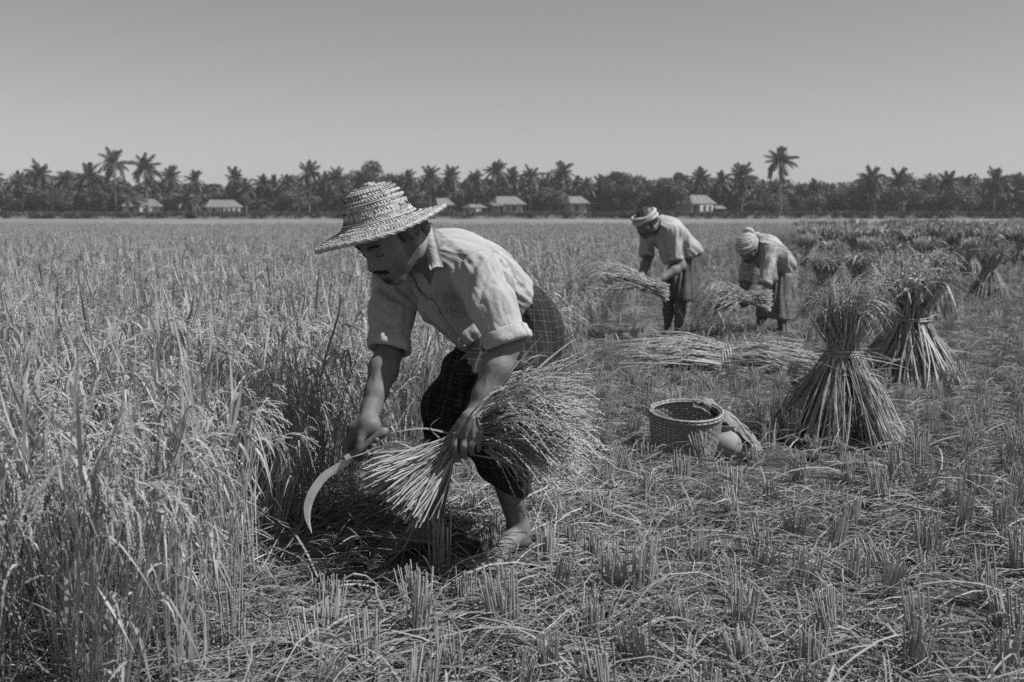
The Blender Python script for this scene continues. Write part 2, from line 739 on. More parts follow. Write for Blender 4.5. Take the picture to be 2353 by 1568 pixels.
def panicle(mbs, mbg, base, d0, length, droop, nb=7, g=None, gl=.009, gr=.0021, step=.0062, wide=1.0):
    """A drooping ear: a curved axis with short branches of grains."""
    g = g or rng
    d0 = nrm(d0)
    h = nrm(A([d0[0], d0[1], 0]) + 1e-6)
    P1 = base + d0 * length * .45
    P2 = base + d0 * length * .55 + h * length * .38
    P3 = P2 + h * length * .22 * (1 - droop) - A([0, 0, 1]) * length * (.15 + .55 * droop)
    ax = bez(base, P1, P2, P3, 9)
    mbs.tubes(ax, np.linspace(.0011, .0006, 9), 3, False)
    pos, dr = [], []
    for b in range(nb):
        t = .3 + .68 * b / max(nb - 1, 1)
        i = min(int(t * 8), 7)
        p = ax[i] + (ax[i + 1] - ax[i]) * (t * 8 - i)
        tan = nrm(ax[i + 1] - ax[i])
        bl = length * (.46 - .2 * b / nb) * g.uniform(.8, 1.2)
        n = max(int(bl / step), 2)
        s = np.linspace(0, bl, n)[:, None]
        dv = nrm(tan * .9 + g.normal(size=3) * .13 * wide - A([0, 0, .25]))
        pp = p + dv * s + A([0, 0, -1]) * (s ** 2) * 2.2
        for q in range(n):
            pos.append(pp[q])
            dr.append(dv - A([0, 0, 1]) * s[q] * 4 + g.normal(size=3) * .18)
    mbg.grains(pos, dr, np.full(len(pos), gl) * g.uniform(.8, 1.15, len(pos)), gr)


def rice_plant(seed, tillers=13, h=.80, ear=.85, fat=1.0, leaf_up=.6):
    g = np.random.default_rng(seed)
    st, lf, gr = MB(), MB(), MB()
    for t in range(tillers):
        az = g.uniform(0, 2 * math.pi)
        r = .045 * math.sqrt(g.uniform())
        b = A([r * math.cos(az), r * math.sin(az), -.02])
        hh = h * g.uniform(.82, 1.06)
        lean = g.uniform(.02, .16)
        az2 = az + g.normal() * .7
        top = b + A([math.cos(az2) * lean, math.sin(az2) * lean, hh])
        mid = b + (top - b) * .5 + A([-math.cos(az2), -math.sin(az2), 0]) * lean * .25
        ax = bez(b, b + A([0, 0, hh * .3]), mid + A([0, 0, hh * .15]), top, 6)
        st.tubes(ax, np.linspace(.0026, .0014, 6) * fat, 3, False)
        d = nrm(ax[-1] - ax[-2])
        if g.uniform() < ear:
            panicle(st, gr, top, d, g.uniform(.17, .25), g.uniform(.3, 1.0), g=g, gl=.0105 * fat, gr=.0022 * fat, step=.0062)
        for q in range(g.integers(2, 4)):
            k = g.uniform(.3, .98) if q else g.uniform(.85, 1.0)
            i = min(int(k * 5), 4)
            p = ax[i] + (ax[i + 1] - ax[i]) * (k * 5 - i)
            a = g.uniform(0, 2 * math.pi)
            hd = A([math.cos(a), math.sin(a), 0])
            L = g.uniform(.2, .38)
            up = g.uniform(.5, 1.25) if g.uniform() < leaf_up else g.uniform(-.1, .5)
            P3 = p + hd * L * g.uniform(.3, .7) + A([0, 0, L * (up - .5)])
            if up > .85:
                P3 = p + hd * L * .25 + A([0, 0, L * .95])
            cv = bez(p, p + A([0, 0, L * .4]) + hd * L * .08, p + hd * L * .3 + A([0, 0, L * min(up, .8) * .8]), P3, 7)
            w = A([.5, .9, 1, .9, .7, .4, .05]) * g.uniform(.007, .0125) * fat
            lf.ribbons(cv, w, np.cross(hd, A([0, 0, 1.0])) + g.normal(size=3) * .35)
    return multi('rice_plant', [(st, M['rice_stem']), (lf, M['rice_leaf']), (gr, M['rice_grain'])])


def stubble(seed, n=16, h=.16, far=False):
    g = np.random.default_rng(seed)
    st, lf = MB(), MB()
    tilt = g.normal(size=2) * .1
    for t in range(n):
        az, r = g.uniform(0, 2 * math.pi), .032 * math.sqrt(g.uniform())
        b = A([r * math.cos(az), r * math.sin(az), -.03])
        hh = h * g.uniform(.72, 1.15)
        d = A([tilt[0] + math.cos(az) * r * 1.6 + g.normal() * .05, tilt[1] + math.sin(az) * r * 1.6 + g.normal() * .05, 1])
        top = b + d * hh
        st.tubes(np.stack([b, (b + top) / 2 + g.normal(size=3) * .002, top]), A([.0031, .0029, .0026]) * g.uniform(.75, 1.15), 3 if far else 5, True)
    for t in range(3 if far else 7):
        a = g.uniform(0, 2 * math.pi)
        hd = A([math.cos(a), math.sin(a), 0])
        p = A([0, 0, g.uniform(.0, h * .6)]) + hd * .025
        L = g.uniform(.07, .2)
        cv = bez(p, p + hd * L * .2 + A([0, 0, L * .5]), p + hd * L * .6 + A([0, 0, L * g.uniform(0, .7)]), p + hd * L * .9 + A([0, 0, L * g.uniform(-.4, .4)]), 6)
        cv[:, 2] = np.maximum(cv[:, 2], .005)
        lf.ribbons(cv, A([.7, 1, 1, .8, .5, .1]) * g.uniform(.003, .0065), g.normal(size=3))
    return multi('stubble_clump', [(st, M['stubble']), (lf, M['straw'])])


def litter(seed, n=70, size=.5, fat=1.0):
    """A patch of loose cut straw and leaves lying on the soil."""
    g = np.random.default_rng(seed)
    st, lf = MB(), MB()
    for t in range(n):
        c = A([g.uniform(-size, size) / 2, g.uniform(-size, size) / 2, g.uniform(.006, .04)])
        L = g.uniform(.05, .2) if g.uniform() < .8 else g.uniform(.2, .42)
        a = g.uniform(0, 2 * math.pi)
        d = A([math.cos(a), math.sin(a), g.normal() * .08])
        pr = A([-d[1], d[0], 0])
        bend, arch = g.normal() * L * .22, abs(g.normal()) * L * .13
        cv = bez(c - d * L / 2, c - d * L / 6 + pr * bend + A([0, 0, arch]), c + d * L / 6 + pr * bend * g.uniform(-.5, 1) + A([0, 0, arch]), c + d * L / 2 + A([0, 0, g.uniform(-.01, .03)]), 6)
        cv[:, 2] = np.maximum(cv[:, 2], .004)
        if g.uniform() < .55:
            st.tubes(cv, g.uniform(.0009, .0019) * fat, 3, True)
        else:
            lf.ribbons(cv, A([.6, 1, 1, .9, .6, .15]) * g.uniform(.0022, .0058) * fat, pr + A([0, 0, g.normal() * .7]))
    return multi('straw_patch', [(st, M['straw']), (lf, M['straw'])])


def scatter(name, pts, protos, rot, scl, idx, label=None):
    """One object: a cloud of points, a plant mesh on each (geometry nodes)."""
    me = bpy.data.meshes.new(name)
    me.vertices.add(len(pts))
    me.vertices.foreach_set('co', np.asarray(pts, np.float32).ravel())
    attr(me, 'rot', rot)
    attr(me, 'scl', scl)
    me.attributes.new('idx', 'INT', 'POINT').data.foreach_set('value', np.asarray(idx, np.int32))
    o = obj(name, me)
    col = bpy.data.collections.new(name + '_meshes')
    for k, pm in enumerate(protos):
        col.objects.link(bpy.data.objects.new('%s_mesh_%02d' % (name, k), pm))
    ng = bpy.data.node_groups.new(name, 'GeometryNodeTree')
    ng.interface.new_socket('Geometry', in_out='INPUT', socket_type='NodeSocketGeometry')
    ng.interface.new_socket('Geometry', in_out='OUTPUT', socket_type='NodeSocketGeometry')
    N = ng.nodes.new
    gi, go = N('NodeGroupInput'), N('NodeGroupOutput')
    ip, ci = N('GeometryNodeInstanceOnPoints'), N('GeometryNodeCollectionInfo')
    ci.inputs['Collection'].default_value = col
    ci.inputs['Separate Children'].default_value = True
    ci.inputs['Reset Children'].default_value = True
    ip.inputs['Pick Instance'].default_value = True
    for nm, typ, sock in (('rot', 'FLOAT_VECTOR', 'Rotation'), ('scl', 'FLOAT', 'Scale'), ('idx', 'INT', 'Instance Index')):
        a = N('GeometryNodeInputNamedAttribute')
        a.data_type = typ
        a.inputs['Name'].default_value = nm
        ng.links.new(a.outputs['Attribute'], ip.inputs[sock])
    ng.links.new(gi.outputs[0], ip.inputs['Points'])
    ng.links.new(ci.outputs[0], ip.inputs['Instance'])
    ng.links.new(ip.outputs[0], go.inputs[0])
    md = o.modifiers.new('scatter', 'NODES')
    md.node_group = ng
    tag(o, label, kind='stuff')
    return o


def in_view(x, y, pad=.6):
    return np.abs(x) < y * .56 + pad


# places that must stay clear of scattered plants: (x, y, radius)
CLEAR = []


def clear_mask(x, y, extra=0.0):
    ok = np.ones(len(x), bool)
    for cx, cy, r in CLEAR:
        ok &= (x - cx) ** 2 + (y - cy) ** 2 > (r + extra) ** 2
    return ok


def hills(y0, y1, sp, jit):
    """Planting grid in rows, jittered."""
    w = y1 * .56 + 1.4
    gx, gy = np.meshgrid(np.arange(-w, w, sp), np.arange(y0, y1, sp), indexing='ij')
    x = (gx + rng.normal(size=gx.shape) * jit + .5 * sp * (np.arange(gx.shape[1]) % 2)).ravel()
    y = (gy + rng.normal(size=gx.shape) * jit).ravel()
    return x, y


def field_points():
    CLEAR.extend(FEET)
    for cx, cy, r in ((-.27, 3.7, .16), (-.12, 3.78, .14), (.0, 3.72, .16), (-.05, 3.5, .13)):
        CLEAR.append((cx, cy, r))
# ------------------------------------------------------------------ tree belt
m = Mat('palm frond', 0.45, 0.5)
m.col(m.mul(m.ramp(m.n('ObjectInfo').outputs['Random'], [(0, 0.075), (1, 0.14)]), m.ramp(m.n('NewGeometry').outputs['Random Per Island'], [(0, .75), (1, 1.2)])))
M['frond'] = m.leafy(0.25).m
m = Mat('broad leaves', 0.5, 0.5)
m.col(m.mul(m.ramp(m.n('ObjectInfo').outputs['Random'], [(0, 0.065), (1, 0.125)]), m.ramp(m.n('NewGeometry').outputs['Random Per Island'], [(0, .7), (1, 1.25)])))
M['leaves'] = m.leafy(0.25).m
m = Mat('tree bark', 0.9, 0.2)
m.col(m.ramp(m.noise(3, 4, stretch=(1, 1, 3)), [(0.3, 0.14), (0.7, 0.26)]))
M['bark'] = m.m


def frond_mesh(seed, L, droop):
    g = np.random.default_rng(seed)
    ax = bez(A([0, 0, 0]), A([L * .35, 0, L * .16]), A([L * .75, 0, L * (.12 - droop * .5)]), A([L * (.98 - droop * .25), 0, -L * droop * .75]), 12)
    mb = MB()
    mb.tubes(ax, np.linspace(.07, .015, 12), 3, False)
    n = 26
    for sgn in (-1, 1):
        t = np.linspace(.14, 1, n)
        i = np.minimum((t * 11).astype(int), 10)
        p = ax[i] + (ax[i + 1] - ax[i]) * (t * 11 - i)[:, None]
        tan = nrm(ax[i + 1] - ax[i])
        ll = L * .24 * np.sin(np.clip(t * .9 + .12, 0, 1) * math.pi) ** .6 * g.uniform(.8, 1.1, n) + .15
        d = nrm(tan * .55 + A([0, sgn, 0]) * .8 + A([0, 0, -.25]) + g.normal(size=(n, 3)) * .08)
        mid = p + d * ll[:, None] * .55
        end = p + d * ll[:, None] * .9 - A([0, 0, 1]) * ll[:, None] * .45
        mb.ribbons(np.stack([p, mid, end], 1), A([.17, .23, .05]), tan + A([0, 0, .5]))
    return mb.mesh('frond')


FRONDS = [frond_mesh(k, 5.0, d) for k, d in enumerate((.05, .35, .75, 1.05))]


def palm_trunk(h, seed):
    g = np.random.default_rng(seed)
    bx_, by_ = g.normal(size=2) * h * .04
    ax = bez(A([-bx_, -by_, -.4]), A([-bx_ * .3, -by_ * .3, h * .35]), A([bx_ * .2, 0, h * .7]), A([0, 0, h]), 9)
    mb = MB().tubes(ax, A([.36, .26, .22, .2, .19, .18, .17, .17, .2]), 7)
    # leaf scar rings
    for k in range(1, 8):
        mb.tubes(np.stack([ax[k] - A([0, 0, .08]), ax[k] + A([0, 0, .08])]), .235 - .006 * k, 7)
    return mb.mesh('trunk')


def palm(x, y, h, size, seed, label, group, base=0.05):
    g = np.random.default_rng(seed)
    root = empty('palm_tree', (x, y, base), label, 'palm tree', group, g.uniform(0, 6.28))
    root.rotation_euler.x, root.rotation_euler.y = g.normal() * .05, g.normal() * .05
    droop = g.uniform(.75, 1.25)
    obj('trunk', palm_trunk(h, seed), M['bark'], root)
    n = int(g.integers(26, 34))
    for k in range(n):
        f = (k + .5) / n
        if g.uniform() < .08:
            continue
        el = math.radians(82 - 105 * droop * f ** .9 + g.normal() * 8)
        kind = 0 if f < .22 else 1 if f < .5 else 2 if f < .8 else 3
        o = obj('frond', FRONDS[kind], M['frond'], root)
        az = k * 2.39996 + g.normal() * .15
        o.location = (0, 0, h - .1)
        o.rotation_euler = (g.normal() * .15, -el, az)
        o.scale = (size * g.uniform(.72, 1.1),) * 3
    return root


def clump_mesh(name, blobs, n, leaf, seed, core=True):
    """Leaf-sized faces through the shells of several lobes."""
    g = np.random.default_rng(seed)
    mb = MB()
    P, D = [], []
    w = A([b[3] ** 2 for b in blobs])
    w = w / w.sum()
    for (bx_, by_, bz, br), wk in zip(blobs, w):
        q = int(n * wk)
        d = nrm(g.normal(size=(q, 3)))
        r = br * g.uniform(.45, 1.08, q) ** .5 * (1 + .18 * vnoise(d * 2.2 + bx_))
        P.append(A([bx_, by_, bz]) + d * r[:, None] * A([1, 1, .82]))
        D.append(d)
    P, D = np.concatenate(P), np.concatenate(D)
    n = len(P)
    d = nrm(D + g.normal(size=(n, 3)) * .7)
    u = nrm(np.cross(d, g.normal(size=(n, 3))))
    v = np.cross(d, u)
    s = leaf * g.uniform(.6, 1.3, n)[:, None]
    V = np.stack([P - u * s * .5, P - v * s * .28 + d * s * .08, P + u * s * .5, P + v * s * .28 + d * s * .08], 1).reshape(-1, 3)
    mb.add(V, np.arange(n * 4).reshape(-1, 4))
    return mb.mesh(name)


def broad_blobs(seed, h, w, n=14):
    g = np.random.default_rng(seed)
    b = []
    for k in range(n):
        a, r = g.uniform(0, 6.28), w * .5 * math.sqrt(g.uniform(.05, 1))
        z = h * (.45 + .42 * g.uniform() * (1 - (r / (w * .5)) ** 2 * .6))
        b.append((r * math.cos(a), r * math.sin(a), z, w * g.uniform(.14, .24)))
    b.append((0, 0, h * .82, w * .2))
    return b


def broad_tree(x, y, h, w, seed, label, group=None, n=3600, base=0.05):
    root = empty('broadleaf_tree', (x, y, base), label, 'tree', group)
    b = broad_blobs(seed, h, w)
    mb = MB().tubes(bez(A([0, 0, -.4]), A([.2, 0, h * .2]), A([-.1, .1, h * .4]), A([0, 0, h * .75]), 7), np.linspace(.45, .12, 7), 7)
    for q in b[:8]:
        mb.tubes(bez(A([0, 0, h * .25]), A([q[0] * .2, q[1] * .2, h * .4]), A([q[0] * .6, q[1] * .6, q[2] * .8]), A(q[:3]), 5), np.linspace(.2, .05, 5), 5)
    mb.build('trunk', M['bark'], root)
    obj('crown', clump_mesh('crown', b, n, .75, seed), M['leaves'], root)
    return root


def px_x(u, y):
    return float((u - CX) / FPX * y)


def top_h(v, y, base=.05):
    return float(pix(CX, v, y)[2] - base)


# palms: (u, v of the top, crown size, distance)
PALMS = [(272, 343, 1.15, 322, 'tall palm at the left end of the belt, partly beyond the left hut'), (345, 356, 1.1, 318, 'tall round headed palm leaning over the leftmost hut'),
         (402, 383, .95, 330, 'palm just right of the hut at the far left'), (458, 394, .8, 328, 'middling palm left of the second hut'),
         (432, 428, 1.0, 316, 'low wide palm with long hanging fronds left of the second hut'), (540, 386, .95, 328, 'palm rising directly behind the second hut'),
         (572, 413, .8, 326, 'shorter palm just right of the second hut'), (604, 402, .75, 332, 'slim palm in the gap right of the second hut'),
         (630, 405, .75, 335, 'slim palm in the middle of the low stretch left of the straw hat'), (662, 403, .75, 330, 'palm with thin crown left of a dark bushy tree'),
         (712, 372, .95, 326, 'tall palm above the dark bush left of the straw hat'), (750, 396, .8, 334, 'small palm between two taller ones left of the hat'),
         (782, 388, .85, 328, 'palm next to the big broadleaf tree, on its left'), (940, 394, .8, 330, 'palm just right of the crown of the straw hat'),
         (990, 383, .9, 326, 'palm above the brim of the straw hat'), (1028, 382, .9, 332, 'palm right of the hat brim, beside its twin'),
         (1090, 394, .8, 330, 'palm left of the long pale roof'), (1140, 371, .95, 327, 'tall palm behind the long pale roofed house'),
         (1174, 388, .8, 335, 'palm over the ridge of the long pale roof'), (1218, 383, .9, 328, 'palm at the right end of the long pale roof'),
         (1292, 373, 1.0, 326, 'tall palm with wide crown left of the small pale roof'), (1328, 408, .75, 334, 'short palm over the small pale roof'),
         (1352, 410, .75, 330, 'short palm just right of the small pale roof'), (1384, 402, .8, 333, 'palm at the left of the broad leafy tree'),
         (1604, 389, .9, 329, 'palm rising behind the white walled house'), (1652, 398, .8, 332, 'palm right of the white walled house'),
         (1702, 376, 1.05, 325, 'large palm between the white walled house and the lone tall palm'), (1790, 338, 1.15, 312, 'lone tall palm standing clear above the right half of the belt'),
         (1742, 428, .7, 335, 'low palm left of the lone tall palm'), (1770, 424, .7, 338, 'low palm at the foot of the lone tall palm'),
         (1836, 424, .7, 336, 'low palm right of the lone tall palm'), (1862, 414, .75, 333, 'middling palm in the low stretch right of the lone palm'),
         (1892, 424, .7, 336, 'low palm in the dip of the belt at the right'), (1975, 416, .8, 330, 'palm left of the two large palms at the right end'),
         (2003, 380, 1.05, 322, 'large palm near the right end of the belt'), (2058, 389, 1.0, 320, 'dense palm at the right end of the belt'), (1460, 410, .75, 336, 'small palm above the head of the man with the headband'),
         (2110, 410, .9, 326, None), (2165, 395, .95, 325, None), (2215, 405, .85, 330, None), (2275, 388, 1.0, 324, None), (2330, 402, .9, 330, None), (2390, 395, .9, 328, None),
         (215, 380, .95, 325, None), (160, 392, .9, 328, None), (105, 372, 1.0, 322, None), (55, 398, .85, 330, None), (10, 385, .95, 325, None), (-40, 392, .95, 325, None)]
for k in range(46):
    u_ = -60 + k * 54 + rnd.uniform(-18, 18)
    dip_ = 16 * math.exp(-((u_ - 520) / 110) ** 2) + 20 * math.exp(-((u_ - 1860) / 140) ** 2)
    PALMS.append((u_, 420 + dip_ + rnd.uniform(-12, 16), rnd.uniform(.75, 1.0), 341 + rnd.uniform(-3, 4), 'second row'))
for k, (u, v, s, y, lab) in enumerate(PALMS):
    if lab == 'second row':
        back_k = sum(1 for q in PALMS[:k] if q[4] == 'second row') + 1
        lab = 'lower palm of the back row, %s from the left' % nth(back_k)
    elif lab is None:
        side_ = [q[0] for q in PALMS if q[4] is None and (q[0] > 2000) == (u > 2000)]
        lab = 'palm beyond the %s of the village, %s counting outwards' % (('right end', nth(sorted(side_).index(u) + 1)) if u > 2000 else ('left end', nth(sorted(side_, reverse=True).index(u) + 1)))
    crown_up = 4.6 * s
    palm(px_x(u, y), y, top_h(v, y) - crown_up + .6, s, 500 + k, lab, 'coconut palms in the tree belt')

for k, (u, v, w, y, lab) in enumerate([(862, 364, 13.5, 326, 'big round broadleaf tree rising behind the straw hat'), (1420, 392, 12, 329, 'broad leafy tree left of the man with the headband'),
                                       (1522, 406, 11, 324, 'bushy broadleaf tree left of the white walled house'), (1556, 388, 9, 334, 'flat topped tree behind the left wing of the white walled house'),
                                       (690, 440, 11, 318, 'dark round bushy tree left of the straw hat'), (2068, 420, 12, 318, 'dark broadleaf tree at the right end of the belt'),
                                       (300, 440, 9, 332, 'leafy tree behind the leftmost hut'), (1940, 430, 11, 326, 'leafy tree under the palms near the right end'),
                                       (2190, 430, 13, 322, 'leafy tree past the right end of the stook rows'), (130, 430, 12, 322, 'leafy tree past the left end of the huts'),
                                       (612, 432, 10, 345, 'pale leafy tree in the dip of the belt left of the hat'), (1070, 418, 11, 345, 'leafy tree behind the low dark hut'), (1245, 412, 10, 344, 'leafy tree right of the long pale roof'), (1370, 424, 9, 344, 'leafy tree right of the small pale roofed hut'), (1480, 430, 8, 343, 'small leafy tree above the man with the head cloth'), (1690, 432, 10, 343, 'leafy tree left of the lone tall palm'), (1850, 446, 9, 343, 'low leafy tree in the dip right of the lone palm')]):
    broad_tree(px_x(u, y), y, top_h(v, y), w, 700 + k, lab, n=4200)

# understorey: bushes and small trees in three staggered rows, each a thing
BUSH = []
for q in range(7):
    g_ = np.random.default_rng(800 + q)
    bl = [(g_.uniform(-2.2, 2.2), g_.uniform(-1.6, 1.6), g_.uniform(1.0, 5.6), g_.uniform(1.0, 2.0)) for _ in range(13)]
    BUSH.append((clump_mesh('crown', bl, 1500, .8, 820 + q), MB().tubes(bez(A([0, 0, -.4]), A([.1, 0, 1]), A([-.2, 0, 2]), A([0, 0, 4]), 5), np.linspace(.2, .08, 5), 5).mesh('trunk')))
HOUSE_U = [(285, 382), (470, 566), (1000, 1050), (1070, 1215), (1296, 1362), (1535, 1655)]
for row, (y, du, s0) in enumerate(((330, 27, 1.05), (338, 20, 1.4), (348, 18, 1.75))):
    u = -60 + row * 11
    nb_ = 0
    while u < 2420:
        uu = u + rng.normal() * 6
        u += du
        if row == 0 and any(a - 4 < uu < b + 4 for a, b in HOUSE_U):
            continue
        yy = y + rng.normal() * 2
        k = int(rng.integers(0, 7))
        dip = 1.0 - .25 * math.exp(-((uu - 520) / 120) ** 2) - .2 * math.exp(-((uu - 1860) / 130) ** 2)
        nb_ += 1
        r_ = empty('bush', (px_x(uu, yy), yy, .05), 'dense bush in the %s row under the palms, %s from the left' % (('front', 'middle', 'back')[row], nth(nb_)), 'bush', 'undergrowth bushes of the tree belt', rng.uniform(0, 6.28))
        r_.scale = (s0 * rng.uniform(.9, 1.3), s0 * rng.uniform(.9, 1.3), s0 * dip * rng.uniform(.75, 1.2))
        obj('crown', BUSH[k][0], M['leaves'], r_)
        obj('trunk', BUSH[k][1], M['bark'], r_)

# ------------------------------------------------------------------ houses under the palms
m = Mat('lime wash', 0.8, 0.2)
m.col(m.ramp(m.noise(1.2, 4), [(0.3, 0.44), (0.7, 0.6)]))
M['limewash'] = m.m
m = Mat('mud wall', 0.9, 0.2)
m.col(m.ramp(m.noise(1.2, 4), [(0.3, 0.2), (0.7, 0.32)]))
M['mud'] = m.m
m = Mat('thatch and tin', 0.7, 0.3)
m.col(m.ramp(m.noise(2.0, 4, stretch=(3, 1, 1)), [(0.3, 0.11), (0.7, 0.22)]))
m.bump(m.noise(9, 2, stretch=(4, .5, 1)), 0.5, 0.05)
M['roofing'] = m.m
m = Mat('painted opening shade', 0.8, 0.2)
m.col(0.03)  # near-black colour stands for the shade inside windows and doorways
M['dark'] = m.m
m = Mat('old timber', 0.8, 0.2)
m.col(m.ramp(m.noise(4, 3), [(0.3, 0.10), (0.7, 0.17)]))
M['timber'] = m.m


def house(u0, u1, vr, ve, vb, y, label, white=None, windows=(), doors=(), wall='mud', hip=.18, lean=None, depth=5.0):
    """Hut seen from the front: roof from u0 to u1, ridge at vr, eave at ve, ground at vb; white = (ua, ub) lime-washed stretch."""
    k = y / FPX
    Z = lambda v: float(pix(CX, v, y)[2])
    x0, x1, ze, zr = (u0 - CX) * k, (u1 - CX) * k, Z(ve), Z(vr)
    zb = .05
    cx = (x0 + x1) / 2
    root = empty('house', (cx, y, zb), label, 'house', 'houses under the palms', math.radians(30))
    w = (x1 - x0) * 1.06
    hw = w / 2
    iw = hw - .7
    mb = MB()
    mb.box((0, depth / 2, (ze - zb) / 2 + .1), (iw * 2, depth - 1.2, ze - zb + .2))
    mb.build('wall', M[wall], root)
    if white:
        a, b = (white[0] - CX) * k - cx, (white[1] - CX) * k - cx
        MB().box(((a + b) / 2, -.35, (ze - zb) / 2 - .1), (b - a, .5, ze - zb - .2)).build('white_wall', M['limewash'], root)
    rh = zr - zb
    eh = ze - zb
    # hipped roof: front, back, two ends, each a slab of ribbed sheets
    e0, e1 = A([-hw, -.75, eh]), A([hw, -.75, eh])
    f0, f1 = A([-hw, depth + .9, eh]), A([hw, depth + .9, eh])
    r0, r1 = A([-hw + w * hip, depth / 2, rh]), A([hw - w * hip, depth / 2, rh])
    n = max(int(w / 1.0), 4)
    jit = np.random.default_rng(int(u0))
    for (a, b, c, d) in ((e0, e1, r0, r1), (f1, f0, r1, r0), (f0, e0, r0, r0), (e1, f1, r1, r1)):
        nor = nrm(np.cross(b - a, c - a))
        for q in range(n):
            s0, s1 = q / n, (q + 1) / n - .012
            G = A([[a + (b - a) * s0, c + (d - c) * s0], [a + (b - a) * s1, c + (d - c) * s1]])
            MB().slab(G + nor * (.05 * (q % 2)), .08, nor).build('roof_sheet', M['roofing'], root).location = (0, 0, float(jit.uniform(-.04, .06)))
    for ua, ub in windows:
        a, b = (ua - CX) * k - cx, (ub - CX) * k - cx
        yw = -.62 if white and white[0] <= ua <= white[1] else .54
        f = MB().box(((a + b) / 2, yw, eh * .58), (b - a + .3, .14, eh * .5)).build('window', M['timber'], root)
        MB().box(((a + b) / 2, yw - .05, eh * .58), (b - a, .1, eh * .5 - .3)).build('opening', M['dark'], f)  # solid box painted as the shade within the window
    for ua, ub in doors:
        a, b = (ua - CX) * k - cx, (ub - CX) * k - cx
        MB().box(((a + b) / 2, .5, eh * .42), (b - a, .3, eh * .84)).build('door', M['dark'], root)
    npost = max(int(w / 2.5), 3)
    for q in range(npost):
        xx = -hw + .35 + (w - .7) * q / (npost - 1)
        MB().tubes(A([[xx, -.7, -.1], [xx, -.7, eh + .05]]), .07, 5).build('post', M['timber'], root)
    MB().box((0, .1, .12), (w - .5, 2.2, .35)).build('plinth', M['mud'], root)
    if lean:
        a, b, v0, v1 = lean
        xa, xb = (a - CX) * k - cx, (b - CX) * k - cx
        za, zz = Z(v0) - zb, Z(v1) - zb
        G = A([[[xa, -1.6, zz], [xa, .6, za]], [[xb, -1.6, zz], [xb, .6, za]]])
        MB().slab(G, .1, A([0, -.3, 1.0])).build('lean_to_roof', M['roofing'], root)
        for xx in (xa + .2, xb - .2):
            MB().tubes(A([[xx, -1.4, 0], [xx, -1.4, zz]]), .07, 5).build('post', M['timber'], root)
    return root


house(292, 378, 458, 475, 492, 318, 'leftmost hut with a pale hipped roof and a short white wall', white=(327, 353), windows=((335, 341),), doors=((306, 313),))
house(481, 562, 460, 477, 492, 318, 'second hut from the left, white front wall with dark openings', white=(518, 556), windows=((522, 527), (533, 538), (545, 550)), doors=((494, 500),))
house(1004, 1046, 456, 472, 490, 325, 'small hut half hidden behind the straw hat brim', doors=((1030, 1036),))
house(1078, 1122, 470, 478, 491, 318, 'low dark hut left of the long pale roofed house', white=(1092, 1104), doors=((1110, 1116),))
house(1136, 1211, 452, 470, 491, 320, 'long hut with a big pale roof and two dark windows', windows=((1166, 1172), (1182, 1188)), doors=((1149, 1156),), lean=(1122, 1150, 468, 473))
house(1304, 1356, 452, 468, 491, 322, 'small hut with pale roof in the middle of the belt', doors=((1322, 1328),))
house(1538, 1590, 452, 468, 491, 328, 'low wing with pale roof at the left of the white walled house', doors=((1572, 1580),))
house(1578, 1647, 449, 469, 492, 318, 'house with tall pale roof and a white wall with two windows', white=(1600, 1638), windows=((1610, 1616), (1626, 1631)), doors=((1588, 1594),), lean=(1640, 1672, 473, 480))
# low fence in front of the yards
for k, (ua, ub) in enumerate(((382, 470), (1216, 1300), (1660, 1730))):
    y = 312.0
    xa, xb = px_x(ua, y), px_x(ub, y)
    r_ = empty('yard_fence', (xa, y, .05), ('low stick fence between the two huts at the left', 'low stick fence right of the long pale roofed house', 'low stick fence right of the white walled house')[k], 'fence')
    npk = int((xb - xa) / 1.2)
    for q in range(npk):
        MB().tubes(A([[q * 1.2, 0, 0], [q * 1.2 + rnd.uniform(-.06, .06), 0, 1.0 + rnd.uniform(-.1, .1)]]), .05, 4).build('picket', M['timber'], r_)
    MB().tubes(A([[-.1, -.06, .7], [npk * 1.2, -.06, .72]]), .04, 4).build('rail', M['timber'], r_)
# grass tufts and weeds on the two banks
tuft = []
for q in range(3):
    g_ = np.random.default_rng(900 + q)
    n_ = 60
    b_ = np.stack([g_.normal(size=n_) * .35, g_.normal(size=n_) * .25, 0 * g_.normal(size=n_)], -1)
    t_ = b_ + np.stack([g_.normal(size=n_) * .2, g_.normal(size=n_) * .2, g_.uniform(.2, .6, n_)], -1)
    tuft.append(multi('grass_tuft', [(MB().ribbons(np.stack([b_, (b_ + t_) / 2, t_], 1), A([.05, .04, .01]), g_.normal(size=(n_, 3))), M['leaves'])]))
n_ = 2600
y_ = np.where(rng.uniform(size=n_) < .5, rng.uniform(150.1, 153, n_), rng.uniform(300, 309, n_))
x_ = rng.uniform(-1, 1, n_) * (y_ * .5 + 4)
z_ = np.where(y_ < 200, bank_z(x_, y_), np.where(y_ < 306, bank2_z(x_, y_), .05))
scatter('bank_grass', np.stack([x_, y_, z_ - .05], -1), tuft, np.stack([0 * x_, 0 * x_, rng.uniform(0, 6.28, n_)], -1), rng.uniform(.6, 1.5, n_), rng.integers(0, 3, n_), 'weeds and grass on the low banks before the village')
field_points()
